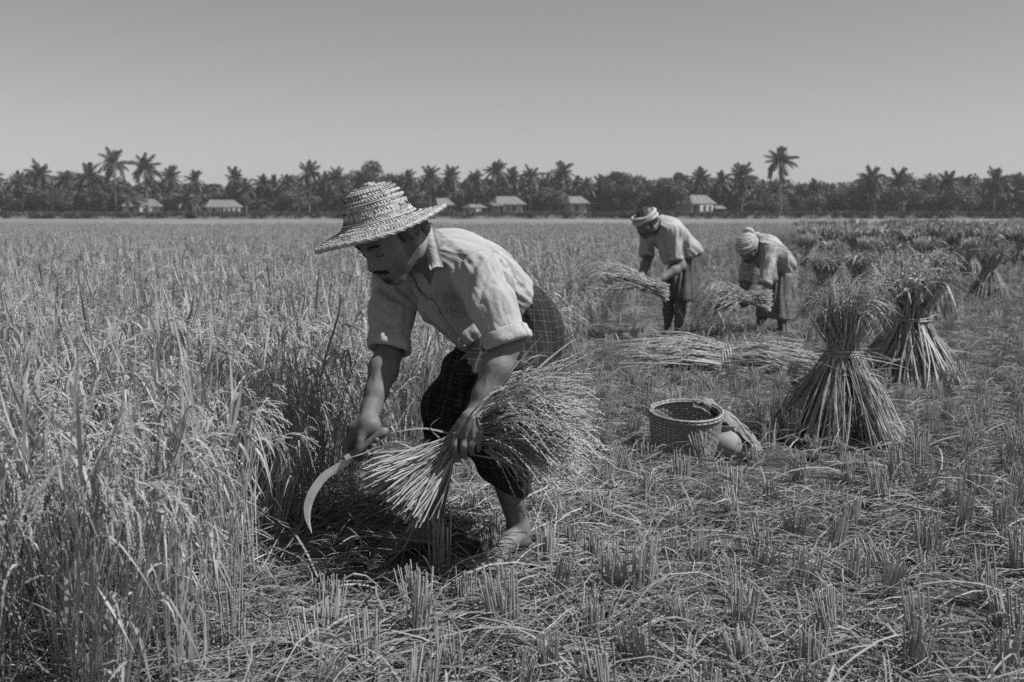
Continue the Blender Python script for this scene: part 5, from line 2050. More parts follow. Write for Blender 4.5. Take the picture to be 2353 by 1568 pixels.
def stook_mesh(seed, h=.78, rb=.36, tie=.47, wr=.085, rt=.20, n=330, gap=True, fat=1.0):
    g = np.random.default_rng(seed)
    waist = A([0, 0, tie])
    st, gr, lf = MB(), MB(), MB()
    P, ears = [], []
    for k in range(n):
        a = g.uniform(0, 2 * math.pi)
        if gap and abs(((a + math.pi / 2 + math.pi) % (2 * math.pi)) - math.pi) < .16 and g.uniform() < .85:
            a += .45
        r = rb * (1 - .45 * g.uniform() ** 2.2) * (1 + .10 * math.sin(3 * a + seed))
        b = A([r * math.cos(a), r * math.sin(a), g.uniform(-.01, .05)])
        rw = wr * math.sqrt(g.uniform(.1, 1))
        a2 = a + g.normal() * .3
        w_ = A([rw * math.cos(a2), rw * math.sin(a2), tie + g.normal() * .012])
        rr = rt * math.sqrt(g.uniform(.02, 1.1))
        a3 = a2 + g.normal() * .5
        hh = h * g.uniform(.80, 1.0) - .25 * max(0, rr - rt * .6)
        t_ = A([rr * math.cos(a3), rr * math.sin(a3), hh])
        P.append(spline(A([b, b * .5 + w_ * .5 + A([math.cos(a), math.sin(a), 0]) * .010 + g.normal(size=3) * .013, w_, w_ * .45 + t_ * .55 + A([0, 0, .01]), t_]), 9))
        ears.append((t_, t_ - w_))
    P = A(P)
    st.tubes(P[:, :6], A([.0038, .0038, .0036, .0034, .0032, .0031]) * fat, 4)
    st2 = MB().tubes(P[:, 5:], A([.0038, .0034, .0030, .0020]) * fat, 3, False)
    for k, (t_, d) in enumerate(ears):
        d = nrm(d + A([0, 0, .3]))
        if k % 3 == 1 and fat < 1.8:
            panicle(st2, gr, t_, d, g.uniform(.10, .17), g.uniform(.2, .9), nb=5, g=g, gl=.0095, gr=.0022, step=.009)
        if k % 3 == 0:
            hd = nrm(A([d[0], d[1], 0]) + g.normal(size=3) * A([.4, .4, 0]))
            L = g.uniform(.12, .26)
            c0 = P[k, 6]
            lf.ribbons(bez(c0, c0 + d * L * .5 + A([0, 0, L * .2]), c0 + hd * L * .5 + A([0, 0, L * .55]), c0 + hd * L * .9 + A([0, 0, L * g.uniform(-.3, .5)]), 6), A([.6, 1, 1, .8, .5, .1]) * g.uniform(.006, .011) * fat, g.normal(size=3))
        if k % 4 != 0:
            a = g.uniform(0, 6.28)
            c0 = P[k, g.integers(0, 5)]
            L = g.uniform(.10, .26)
            hd = nrm(A([c0[0], c0[1], 0]) + 1e-6) * .5 + A([math.cos(a) * .6, math.sin(a) * .6, g.uniform(-1.2, .4)])
            lf.ribbons(bez(c0, c0 + hd * L * .3, c0 + hd * L * .7 + A([0, 0, .02]), c0 + hd * L, 5), A([.6, 1, .9, .6, .1]) * .005, g.normal(size=3))
    up = multi('ears', [(st2, M['stook_straw']), (gr, M['stook_ear']), (lf, M['stook_straw'])])
    lo = st.mesh('stalks')
    lo.materials.append(M['stook_straw'])
    bd = MB()
    for q in range(4):
        th = np.linspace(0, 2 * math.pi, 33)
        bd.tubes(np.stack([(wr + .009 + .003 * np.sin(th * 3 + q)) * np.cos(th), (wr + .009) * np.sin(th), tie + (q - 1.5) * .006 + .006 * np.sin(th + q * 1.3)], -1), .0034, 5, False)
    bd.tubes(bez(A([wr + .01, -.02, tie]), A([wr + .04, -.03, tie + .02]), A([wr + .05, -.05, tie - .04]), A([wr + .06, -.06, tie - .10]), 6), .0035, 4)
    bm_ = bd.mesh('tie_band')
    bm_.materials.append(M['band'])
    return lo, up, bm_


STOOK_GROUP = 'stooks standing on the cut field'


def stook(u, v, size, meshes, label, wide=1.0, rz=None, tilt=0.0):
    p = ground(u, v)
    r = empty('stook', (p[0], p[1], float(ground_z(A([p[0]]), A([p[1]]))[0])), label, 'stook', STOOK_GROUP, rnd.uniform(0, 6.28) if rz is None else rz)
    for nm, me in zip(('stalks', 'ears', 'tie_band'), meshes):
        o = obj(nm, me, None, r)
        if nm != 'tie_band':
            o['kind'] = 'stuff'
    r.scale = (size * wide, size * wide, size)
    r.rotation_euler.x = tilt
    CLEAR.append((p[0], p[1], .36 * size * wide))
    return r


SM = [stook_mesh(31, n=470, rt=.18, h=.82), stook_mesh(32, rb=.30, rt=.20, tie=.44, n=270, gap=False, fat=1.3), stook_mesh(33, rb=.26, rt=.24, tie=.40, n=230, gap=False, fat=1.85), stook_mesh(34, rb=.22, rt=.22, tie=.42, h=.74, n=220, gap=False, fat=1.85)]
stook(1930, 1018, .97, SM[0], 'big stook in front, flared wide at the foot and tied at its neck', 1.0, 0.0)
for u, v, s, w, k, lab in ((2088, 893, 1.0, 1.1, 1, 'drooping stook just behind the big front stook, on its right'),
                           (2062, 770, .92, .9, 2, 'stook behind, in line with the right edge of the big front stook'),
                           (1975, 735, .90, .85, 3, 'slanting stook in the row behind the big front stook, second from the bent man'),
                           (1895, 738, .88, .9, 1, 'bushy stook directly behind the top of the big front stook'),
                           (1918, 660, .86, .8, 3, 'stook right of the bent man in the printed shirt, narrow waisted'),
                           (1990, 652, .85, .8, 2, 'round topped stook in the second row back, middle one'),
                           (2056, 690, .98, .8, 3, 'tall slim stook in the second row back, nearest the right'),
                           (2025, 640, .84, .8, 1, 'small stook between two taller ones in the second row back'),
                           (1862, 618, .82, .85, 2, 'small stook just behind the back of the bent man in the printed shirt'),
                           
                           (2150, 745, .92, .9, 3, 'stook in the second row far to the right'), (2265, 700, .9, .9, 1, 'stook at the far right in the second row'),
                           (2130, 655, .88, .9, 2, 'stook in the third row at the right'), (2230, 640, .88, .9, 3, 'stook at the far right in the third row')):
    stook(u, v, s * 1.16, SM[k], lab, w * 1.05, tilt=rnd.uniform(-.06, .06))
# the dense far rows, small in the picture
SF = [stook_mesh(41 + q, rb=.24, rt=.27, tie=.40, n=120, gap=False, fat=2.3) for q in range(3)]
for row, (v, u0, u1, du) in enumerate(((612, 1895, 2400, 42), (594, 1870, 2400, 34), (580, 1850, 2400, 28), (569, 1850, 2400, 24), (560, 1840, 2400, 21))):
    u = u0
    far_k = 0
    while u < u1:
        far_k += 1
        stook(u + rnd.uniform(-6, 6), v + rnd.uniform(-3, 3), rnd.uniform(1.0, 1.25), SF[rnd.randrange(3)], 'small distant stook in the %s crowded row, %s from the left' % (('first', 'second', 'third', 'fourth', 'last')[row], nth(far_k)), 1.15)
        u += du * rnd.uniform(.8, 1.2)


def ear_spray(g, mbs, mbg, tips, dirs, frac=.7, ln=(.12, .2), droop=(.3, 1.0), gl=.0095, gr=.0022):
    for t_, d in zip(tips, dirs):
        if g.uniform() < frac:
            panicle(mbs, mbg, t_, d, g.uniform(*ln), g.uniform(*droop), nb=6, g=g, gl=gl, gr=gr, step=.0075)


# ---- sheaf lying on the stubble
g = np.random.default_rng(51)
p0 = ground(1655, 858)
root = empty('lying_sheaf', (p0[0], p0[1], 0), 'long sheaf lying on the stubble before the two men, tied round its middle', 'sheaf', None, math.radians(-6))
mb, mg, ml = MB(), MB(), MB()
P = []
for k in range(560):
    a = g.uniform(0, math.pi) if g.uniform() < .8 else g.uniform(-.3, math.pi + .3)
    rr = math.sqrt(g.uniform(.05, 1))
    w_ = A([.02 + g.normal() * .03, .15 * rr * math.cos(a), .02 + .175 * rr * abs(math.sin(a))])
    l = A([-.55 + g.normal() * .09, w_[1] * 1.9 + g.normal() * .05, max(.015, w_[2] * 1.0 + g.normal() * .035)])
    r_ = A([.52 + g.normal() * .07, w_[1] * 1.9 + g.normal() * .04, max(.012, w_[2] * .75 + g.normal() * .03)])
    P.append(spline(A([l, l * .5 + w_ * .5 + A([0, g.normal() * .02, .035 + g.normal() * .022]), w_, w_ * .5 + r_ * .5 + A([0, g.normal() * .02, .025 + g.normal() * .02]), r_]), 9))
P = A(P)
mb.tubes(P, A([.0020, .0026, .0032, .0036, .0038, .0038, .0040, .0040, .0040]), 4)
o = mb.build('stalks', M['cut_straw'], root)
o['kind'] = 'stuff'
es = MB()
ear_spray(g, es, mg, P[:, 0], P[:, 0] - P[:, 1] + A([0, 0, .04]), .55, (.12, .2), (.5, 1))
for k in range(0, 560, 1):
    c0 = P[k, g.integers(0, 8)]
    d = nrm(g.normal(size=3) * A([1, .7, .35]) + A([-.3, 0, .35]))
    L = g.uniform(.10, .24)
    ml.ribbons(bez(c0, c0 + d * L * .3 + A([0, 0, .02]), c0 + d * L * .7 + A([0, 0, .02]), c0 + d * L - A([0, 0, .03]), 6), A([.6, 1, 1, .8, .5, .1]) * g.uniform(.004, .007), g.normal(size=3))
o = obj('ears', multi('ears', [(es, M['rice_stem']), (mg, M['rice_grain']), (ml, M['rice_leaf'])]), None, root)
o['kind'] = 'stuff'
bd = MB()
for q in range(4):
    th = np.linspace(-.3, math.pi + .3, 22)
    bd.tubes(np.stack([.03 + (q - 1.5) * .010 + .012 * np.sin(th * 2 + q), (.150 + .010) * np.cos(th), .018 + .178 * np.sin(th)], -1), .005, 5)
bd.build('tie_band', M['band'], root)
for dx_ in (-.5, -.25, 0, .25, .5):
    CLEAR.append((p0[0] + dx_, p0[1] - .05, .27))

# ---- basket
m = Mat('split bamboo', 0.6, 0.35)
m.col(m.mul(m.ramp(m.n('NewGeometry').outputs['Random Per Island'], [(0, .12), (1, .27)]), m.ramp(m.noise(40, 3, stretch=(1, 1, 4)), [(.3, .75), (.7, 1.15)])))
M['bamboo'] = m.m
m = Mat('bamboo rim', 0.55, 0.4)
m.col(m.ramp(m.noise(50, 3), [(.3, .2), (.7, .34)]))
M['bamboo_rim'] = m.m
bp = ground(1572, 1050)
[setattr(o_, 'scale', (1.08, 1.0, 1.12)) for o_ in [root]]
root = empty('basket', (bp[0], bp[1], .0), 'round woven bamboo basket standing open and empty on the stubble', 'basket')
HB, RT, RB = .225, .172, .145
brad = lambda z: RB + (RT - RB) * (z / HB) ** .8 + .006 * math.sin(z / HB * math.pi)
NS = 44
for k in range(NS):
    a = k * 2 * math.pi / NS
    zs_ = np.linspace(.004, HB, 15)
    pth = A([[(brad(z) + .0022 * (-1) ** (i + k)) * math.cos(a), (brad(z) + .0022 * (-1) ** (i + k)) * math.sin(a), z] for i, z in enumerate(zs_)])
    if k == 0:
        stake = MB()
        G = np.stack([pth + A([0, -.0055, 0]), pth + A([0, .0055, 0])], 1)
        stake.slab(G, .0016, A([1.0, 0, 0]))
        stake_me = [stake.mesh('stake')]
        pth2 = pth.copy()
        pth2[:, 0] = [brad(z) + .0022 * (-1) ** (i + 1) for i, z in enumerate(zs_)]
        stake_me.append(MB().slab(np.stack([pth2 + A([0, -.0055, 0]), pth2 + A([0, .0055, 0])], 1), .0016, A([1.0, 0, 0])).mesh('stake'))
    o = obj('stake', stake_me[k % 2], M['bamboo'], root)
    o.rotation_euler.z = a
NW = 14
for q in range(NW):
    z = .008 + q * (HB - .03) / (NW - 1)
    th = np.linspace(0, 2 * math.pi, NS * 4 + 1)
    r = brad(z) + .0030 * np.cos(th * NS / 2 + q * math.pi)
    c_ = np.stack([r * np.cos(th), r * np.sin(th), 0 * th], -1)
    hh = (HB - .03) / NW * .46
    G = np.stack([c_ + A([0, 0, z - hh]), c_ + A([0, 0, z + hh])], 1)
    MB().slab(G, .0014, np.stack([np.cos(th), np.sin(th), 0 * th], -1)[:, None]).build('weaver', M['bamboo'], root)
th = np.linspace(0, 2 * math.pi, 65)
for dz, dr, rad_ in ((HB + .001, .004, .0065), (HB - .013, .0055, .006), (HB - .006, -.006, .0055)):
    rr = RT + dr
    MB().tubes(np.stack([rr * np.cos(th), rr * np.sin(th), dz + .002 * np.sin(th * 2)], -1), rad_, 7, False).build('rim_hoop', M['bamboo_rim'], root, True)
lash = MB()
for k in range(34):
    a = k / 34 * 2 * math.pi
    t = np.linspace(0, 2 * math.pi, 9)
    rr = RT + .012 * np.cos(t)
    zz_ = HB - .006 + .013 * np.sin(t)
    aa = a + .03 * np.sin(t * .5)
    lash.tubes(np.stack([rr * np.cos(aa), rr * np.sin(aa), zz_], -1), .0016, 4, False)
tag(lash.build('rim_lashing', M['bamboo_rim'], root), kind='stuff')
a = math.radians(188)
c_ = A([RT * math.cos(a), RT * math.sin(a), HB])
tn = A([-math.sin(a), math.cos(a), 0])
hb_ = MB()
hb_.tubes(spline(A([c_ - tn * .035 - A([0, 0, .03]), c_ - tn * .034 + A([0, 0, .01]), c_ + A([-.006, 0, .03]), c_ + tn * .034 + A([0, 0, .01]), c_ + tn * .035 - A([0, 0, .045])]), 16), .004, 6)
hb_.build('loop_handle', M['bamboo_rim'], root)
MB().lathe([(0, .006), (RB - .004, .006), (RB - .004, .001), (0, .001)], seg=40).build('base', M['bamboo'], root)
root.rotation_euler.x = math.radians(7)
root.location.z = .012
CLEAR.append((bp[0], bp[1], .19))

# ---- clay pot under the cloth
m = Mat('pale clay', 0.75, 0.25)
m.col(m.mul(m.ramp(m.noise(9, 4), [(.3, .23), (.7, .34)]), m.ramp(m.noise(50, 3), [(.3, .85), (.7, 1.1)])))
m.bump(m.noise(60, 3), .25, .004)
M['clay'] = m.m
pp = bp + A([.205, .0, 0])
prof = [(0.0, .002), (.045, .002), (.072, .018), (.088, .048), (.090, .078), (.078, .108), (.055, .128), (.040, .136), (.038, .150), (.048, .160), (.044, .163), (.032, .156), (.030, .138)]
prof = spline(A([(r, 0, z) for r, z in prof]), 40)[:, (0, 2)]
pot = MB().lathe(prof, seg=36).build('clay_pot', M['clay'], None, True)
pot.location = (pp[0], pp[1], 0)
tag(pot, 'pale round clay pot beside the basket, half hidden by the draped cloth', 'pot')
CLEAR.append((pp[0], pp[1], .10))
pp2 = bp + A([.295, -.01, 0])
bun = Field().add(ell(pp2 + A([0, 0, .035]), (.07, .055, .045))).add(ell(pp2 + A([.045, .01, .022]), (.05, .045, .03)), .03)
V, F = bun.mesh(pp2 - .14, pp2 + .16, .006)
V = V + normals_of(V, F) * (.006 * vnoise(V * 40) + .003 * vnoise(V * 90))[:, None]
bo = obj('cloth_bundle', raw_mesh('cloth_bundle', V - pp2 * A([1, 1, 0]), {4: [F]}, True), M['clay'])
bo.location = (pp2[0], pp2[1], 0)
tag(bo, 'small pale knotted bundle on the ground right of the clay pot', 'bundle')

# ---- cloth thrown over basket rim and pot
m = Mat('striped cotton cloth', 0.9, 0.1)
at = m.n('Attribute')
at.attribute_name = 'cloth'
sx = m.n('SeparateXYZ')
m.l(at.outputs['Vector'], sx.inputs[0])
f = m.math('FRACT', m.math('MULTIPLY', sx.outputs['X'], 13))
st_ = m.math('MAXIMUM', m.math('LESS_THAN', f, .22), m.math('MULTIPLY', m.math('GREATER_THAN', f, .5), m.math('LESS_THAN', f, .60)))
mx = m.n('MixRGB')
m.l(st_, mx.inputs[0])
m.l(m.ramp(m.noise(20, 3), [(.3, .19), (.7, .30)]), mx.inputs[1])
mx.inputs[2].default_value = g3(.045)
m.col(mx.outputs[0])
m.bump(m.noise(60, 3), .3, .004)
M['striped'] = m.m
n_u, n_v = 56, 40
rows = []
ctrl = [A([.075, .150, .240]), A([.125, .130, .252]), A([.180, .110, .225]), A([.240, .090, .196]), A([.300, .065, .140]), A([.345, .045, .090]), A([.385, .03, .035])]
ctr = spline(A(ctrl), n_u)
tan = nrm(np.gradient(ctr, axis=0))
side = nrm(np.cross(tan, A([0, 0, 1.0])) + A([0, 0, .12]))
wid = np.interp(np.linspace(0, 1, n_u), [0, .2, .5, .8, 1], [.05, .075, .12, .13, .10])
tv = np.linspace(-1, 1, n_v)
G = ctr[:, None] + side[:, None] * (tv[None, :, None] * wid[:, None, None])
up = np.cross(side, tan)
fold = .020 * np.abs(np.sin(tv[None] * 4.2 + np.linspace(0, 2, n_u)[:, None])) + .011 * np.sin(tv[None] * 12 + 1 + np.linspace(0, 6, n_u)[:, None])
G = G + up[:, None] * fold[..., None] * -1
G[..., 2] += .016 * vnoise(G * 22) + .007 * vnoise(G * 60)
G[..., 0] += .010 * vnoise(G * 25 + 9)
G[..., 2] -= .05 * np.clip(np.abs(tv[None]) - .4, 0, 1) * np.linspace(.2, 1, n_u)[:, None]
G[..., 2] = np.maximum(G[..., 2], .010)
nv = nrm(np.cross(np.gradient(G, axis=0), np.gradient(G, axis=1)))
nv = nv * np.sign(nv[..., 2:3] + 1e-6)
mbc = MB().slab(G, .003, nv)
me = mbc.mesh('draped_cloth', True)
uu, vv = np.meshgrid(np.linspace(0, .5, n_u), np.linspace(0, .26, n_v), indexing='ij')
cl = np.stack([vv, uu, 0 * uu], -1)
attr(me, 'cloth', np.concatenate([cl.reshape(-1, 3), cl[:, ::-1].reshape(-1, 3)]))
co = obj('draped_cloth', me, M['striped'])
co.location = (bp[0], bp[1], 0)
tag(co, 'striped cotton cloth draped from the basket rim over the clay pot', 'cloth')

# ---- sickle in the front man's right hand
m = Mat('worn blade steel', 0.42, 0.5)
m.b.inputs['Metallic'].default_value = .25
m.col(m.mul(m.ramp(m.noise(30, 5), [(.3, .46), (.7, .56)]), m.ramp(m.noise(160, 3), [(.35, .85), (.6, 1.05)])))
m.bump(m.noise(200, 3), .1, .002)
M['steel'] = m.m
m = Mat('sickle handle wood', 0.55, 0.4)
m.col(m.ramp(m.noise(30, 4, stretch=(1, 1, 3)), [(.3, .09), (.7, .17)]))
M['handle'] = m.m
sy = 3.238
hd0, hd1 = pix(892, 986, sy + .01), pix(802, 1052, sy)
root = empty('sickle', hd1, 'curved sickle with wooden handle in the right hand of the reaper', 'sickle')
ax = spline(A([hd0, hd0 * .66 + hd1 * .34 + A([0, 0, .002]), hd0 * .33 + hd1 * .67, hd1]), 14) - hd1
MB().tubes(ax, A([.006, .0145, .0160, .0155, .0140, .0130, .0128, .0130, .0134, .0138, .0138, .0136, .0128, .0120]), 14).build('handle', M['handle'], root, True)
MB().tubes(A([hd1 * .985 + hd0 * .015 - hd1 + (hd0 - hd1) * .05, (hd1 - hd0) * .06]), A([.0145, .0135]), 14).build('ferrule', M['steel'], root)
out = spline(A([pix(u, v, sy - dy) for u, v, dy in ((803, 1050, 0), (770, 1068, .005), (738, 1089, .012), (712, 1123, .02), (699, 1158, .025), (701, 1192, .03), (716, 1226, .035))]), 30)
inn = spline(A([pix(u, v, sy - dy) for u, v, dy in ((806, 1064, 0), (780, 1082, .005), (752, 1102, .012), (730, 1132, .02), (717, 1163, .025), (713, 1194, .03), (717, 1226, .035))]), 30)
bl = MB()
nb = nrm(np.cross(out[10] - out[5], inn[8] - out[8]))
nb = nb if nb[1] < 0 else -nb
tk = A([.0026, .0024, .0006])
for sgn in (1, -1):
    rows = [out + nb * sgn * .0016, out * .35 + inn * .65 + nb * sgn * .0015, inn]
    G = A(rows) - hd1
    bl.grid(G if sgn < 0 else G[::-1])
bl.grid(A([out + nb * .0016, out - nb * .0016]) - hd1)
bl.build('blade', M['steel'], root)

# ---- handful of rice in the front man's left hand
g = np.random.default_rng(61)
grip = pix(1058, 1018, 3.205)
root = empty('held_sheaf', grip, 'sheaf of cut rice gripped by the reaper in front, ears fanning to the right', 'sheaf')
mb, mg, ml, P = MB(), MB(), MB(), []
s_list = []
for k in range(430):
    t = g.uniform() ** .85
    uu, vv = 842 + 118 * t + g.normal() * 15, 1092 + 100 * t + g.normal() * 17
    if k % 9 == 0:
        uu, vv = 845 + g.uniform(0, 60), 1068 + g.uniform(0, 50)
    a = pix(uu, vv, 3.12 + g.normal() * .035 + .05 * (1 - t))
    w_ = pix(1052 + g.normal() * 7, 1016 + (t - .5) * 34 + g.normal() * 7, 3.215 + g.normal() * .020)
    s_ = (1 - t) * .75 + g.uniform() * .25
    eu, ev = 1128 + 112 * g.uniform() ** .8, 885 + 150 * (1 - s_) + g.normal() * 20
    ex_ = pix(eu, ev, 3.26 + g.normal() * .07)
    mid = pix((1052 + eu) / 2 - 8, (1016 + ev) / 2 - 34 * g.uniform(.4, 1.1) + 12 * (1 - s_), 3.22 + g.normal() * .035)
    s_list.append(s_)
    P.append(spline(A([a, a * .5 + w_ * .5 + g.normal(size=3) * .008, w_, mid, ex_]), 11) - grip)
P = A(P)
mb.tubes(P[:, :6], A([.0021, .0021, .0020, .0019, .0018, .0017]), 5)
up_ = MB().tubes(P[:, 5:], A([.0022, .0019, .0017, .0015, .0013, .0011]), 3, False)
for k in range(430):
    d = nrm(P[k, -1] - P[k, -3]) + A([.15, 0, -.1])
    for q in range(int(g.integers(1, 4))):                       # long hanging strands of grain
        c0 = P[k, g.integers(8, 11)]
        L = g.uniform(.13, .25)
        dd = nrm(P[k, -1] - P[k, -4] + g.normal(size=3) * .022)
        tt_ = np.linspace(0, 1, 9)[:, None]
        sp_ = c0 + dd * L * tt_ - A([0, 0, 1]) * L * g.uniform(.1, .9) * (.35 + .65 * s_list[k]) * tt_ ** 2
        up_.tubes(sp_, A([.0011] * 9), 3, False)
        ng_ = int(L / .0085)
        gi_ = np.linspace(.12, .999, ng_) * 8
        ii_ = np.minimum(gi_.astype(int), 7)
        gp_ = sp_[ii_] + (sp_[ii_ + 1] - sp_[ii_]) * (gi_ - ii_)[:, None]
        gt_ = nrm(sp_[ii_ + 1] - sp_[ii_])
        mg.grains(gp_, gt_ + g.normal(size=(ng_, 3)) * .28, np.full(ng_, .0115) * g.uniform(.8, 1.2, ng_), .0025)
    if k % 2 == 0:
        c0 = P[k, g.integers(7, 10)]
        L = g.uniform(.16, .36)
        dd = nrm(P[k, -1] - P[k, 5] + g.normal(size=3) * .035 + A([.02, 0, .02]))
        ml.ribbons(bez(c0, c0 + dd * L * .35 + A([0, 0, .02]), c0 + dd * L * .7 + A([0, 0, .01]), c0 + dd * L - A([0, 0, g.uniform(0, .10)]), 7), A([.6, .95, 1, .9, .7, .4, .05]) * g.uniform(.005, .009), g.normal(size=3))
for k in range(90):
    uu, vv = g.uniform(822, 930), g.uniform(1040, 1120)
    c0 = pix(uu, vv, 3.20 + g.normal() * .03) - grip
    c1 = pix(960 + g.uniform(-30, 50), 1050 + g.normal() * 16, 3.21) - grip
    md = (c0 + c1) / 2 + g.normal(size=3) * .012 + A([0, 0, .012])
    ml.ribbons(spline(A([c1, md, c0, c0 + g.normal(size=3) * .02 - A([.02, 0, .012])]), 7), A([.5, .8, 1, .9, .7, .4, .05]) * g.uniform(.003, .006), g.normal(size=3))
for pts, w in (([(1100, 980), (1165, 890), (1232, 838)], .010), ([(1130, 985), (1270, 925), (1385, 893)], .011), ([(1110, 1000), (1200, 905), (1290, 860)], .009), ([(1080, 1012), (980, 985), (895, 995)], .006),
               ([(1090, 1046), (1170, 1062), (1240, 1100), (1300, 1150)], .006), ([(1040, 1030), (990, 985), (1010, 960)], .005), ([(1062, 985), (1100, 940), (1140, 900)], .008)):
    q = spline(A([pix(u, v, 3.225) for u, v in pts]), 9) - grip
    ml.ribbons(q, A([.5, .8, 1, 1, .9, .8, .6, .35, .05]) * w, A([0, .5, 1.0]))
o = mb.build('stalks', M['cut_straw'], root)
o['kind'] = 'stuff'
o = obj('ears', multi('ears', [(up_, M['rice_stem']), (mg, M['rice_grain']), (ml, M['rice_leaf'])]), None, root)
o['kind'] = 'stuff'


def hand_sheaf(cu, cv, Y, left, right, label, n, tie, seed):
    """Sheaf held by a man behind: ears fan to the left, cut ends to the right."""
    g = np.random.default_rng(seed)
    c = pix(cu, cv, Y)
    root = empty('held_sheaf', c, label, 'sheaf')
    mb, mg, ml, P = MB(), MB(), MB(), []
    (lu, lv, ls), (ru, rv, rs) = left, right
    for k in range(n):
        s_ = g.uniform(-1, 1)
        a = pix(ru + g.normal() * 4, rv + s_ * rs + g.normal() * 3, Y + g.normal() * .05)
        w_ = c + A([g.normal() * .02, g.normal() * .03, -s_ * .030 + g.normal() * .012])
        b = pix(lu + g.uniform(-1, 1) * 24 + abs(s_) * 10, lv + s_ * ls + g.normal() * 7, Y - .05 + g.normal() * .13)
        P.append(spline(A([a, a * .45 + w_ * .55, w_, w_ * .5 + b * .5 + A([0, 0, .02 + g.normal() * .012]), b]), 9) - c)
    P = A(P)
    mb.tubes(P, A([.0036, .0036, .0034, .0033, .0032, .003, .0026, .0022, .0018]), 4)
    es = MB()
    ear_spray(g, es, mg, P[:, -1], P[:, -1] - P[:, -3] + A([0, 0, .05]), .7, (.12, .2), (.4, 1), .012, .0028)
    for k in range(0, n, 2):
        c0 = P[k, g.integers(5, 9)]
        d = nrm(P[k, -1] - P[k, 4] + g.normal(size=3) * .16)
        L = g.uniform(.12, .26)
        ml.ribbons(bez(c0, c0 + d * L * .35 + A([0, 0, .02]), c0 + d * L * .7, c0 + d * L - A([0, 0, g.uniform(0, .1)]), 6), A([.6, 1, 1, .8, .5, .1]) * g.uniform(.006, .011), g.normal(size=3))
    o = mb.build('stalks', M['cut_straw'], root)
    o['kind'] = 'stuff'
    o = obj('ears', multi('ears', [(es, M['rice_stem']), (mg, M['rice_grain']), (ml, M['rice_leaf'])]), None, root)
    o['kind'] = 'stuff'
    if tie:
        bd = MB()
        for q in range(3):
            th = np.linspace(0, 2 * math.pi, 20)
            t0 = A([tie, 0, 0.02])
            bd.tubes(t0 + np.stack([.012 * (q - 1) + .006 * np.sin(th), .055 * np.cos(th), .062 * np.sin(th)], -1), .007, 5, False)
        bd.build('tie_band', M['rice_leaf'], root)


hand_sheaf(1490, 656, 9.15, (1385, 634, 30), (1530, 674, 18), 'sheaf in the hands of the standing man with the head cloth, ears to the left', 170, -.05, 71)
hand_sheaf(1710, 686, 9.46, (1652, 686, 34), (1768, 690, 24), 'small dark sheaf held low by the man in the printed shirt', 200, None, 72)
# ------------------------------------------------------------------ standing crop

protos = [rice_plant(100 + k, 18, .78 + .05 * (k % 3), (.45, .75)[k % 2], 1.04, .72) for k in range(7)] + [rice_plant(120 + k, 12, .80 + .05 * (k % 3), (.5, .8)[k % 2], 1.15, .65) for k in range(7)]
px_, py_, sc_ = [], [], []
for y0, y1, sp, s in ((2.2, 9, .16, 1.0), (9, 22, .185, 1.0), (22, 48, .27, 1.0)):
    x, y = hills(y0, y1, sp, .035)
    k = (x < edge_x(y) - .06) & in_view(x, y, .9)
    k &= ~((np.abs(y - 18.5 - .03 * x) < 1.15) & (x < 3.2))
    k &= clear_mask(x, y, .02)
    px_.append(x[k])
    py_.append(y[k])
    sc_.append(np.full(k.sum(), s))
# stray plants left standing at the ragged edge
x = rng.uniform(-.9, 1.2, 260)
y = rng.uniform(4.0, 9.5, 260)
k = (x > edge_x(y) - .06) & (x < edge_x(y) + .10 + .10 * rng.uniform(size=260)) & clear_mask(x, y, .05)
px_.append(x[k])
py_.append(y[k])
sc_.append(np.full(k.sum(), 1.0))
x, y, s = np.concatenate(px_), np.concatenate(py_), np.concatenate(sc_)
n = len(x)
hv = (.84 - .05 * np.clip((y - 6) / 14, 0, 1) - .13 * np.clip((y - 14) / 12, 0, 1)) + .04 * vnoise(np.stack([x * .5, y * .5, 0 * x], -1))
ragged = (edge_x(y) - x < .35) & (y < 12)
hv = np.where(ragged, hv * rng.uniform(.72, 1.02, n), hv)
edge = np.clip((edge_x(y) - x) / .5, 0, 1)
rot = np.stack([rng.normal(size=n) * .06, .10 * (1 - edge) + rng.normal(size=n) * .06, 0 * x], -1)
# rotation order XYZ: spin first is not available, so the plants are spun through their seven shapes and four quarter turns
rot[:, 2] = rng.uniform(0, 2 * math.pi, n)
scatter('rice_crop', np.stack([x, y, ground_z(x, y) - .01], -1), protos, rot, hv * (1 + .35 * (s - 1)) * rng.uniform(.92, 1.08, n), rng.integers(0, 7, n) + 7 * (y + rng.normal(size=n) * .5 > 6.0),
        'ripe standing rice with drooping ears filling the uncut part of the field')
# ------------------------------------------------------------------ cut stubble: every near clump is a thing of its own
def z4(x, y):
    return ground(1321.3 + .3773 * x, 804.2 + .3773 * y)


def z2(x, y):
    return ground(660.6 + .3297 * x, 804.2 + .3297 * y)


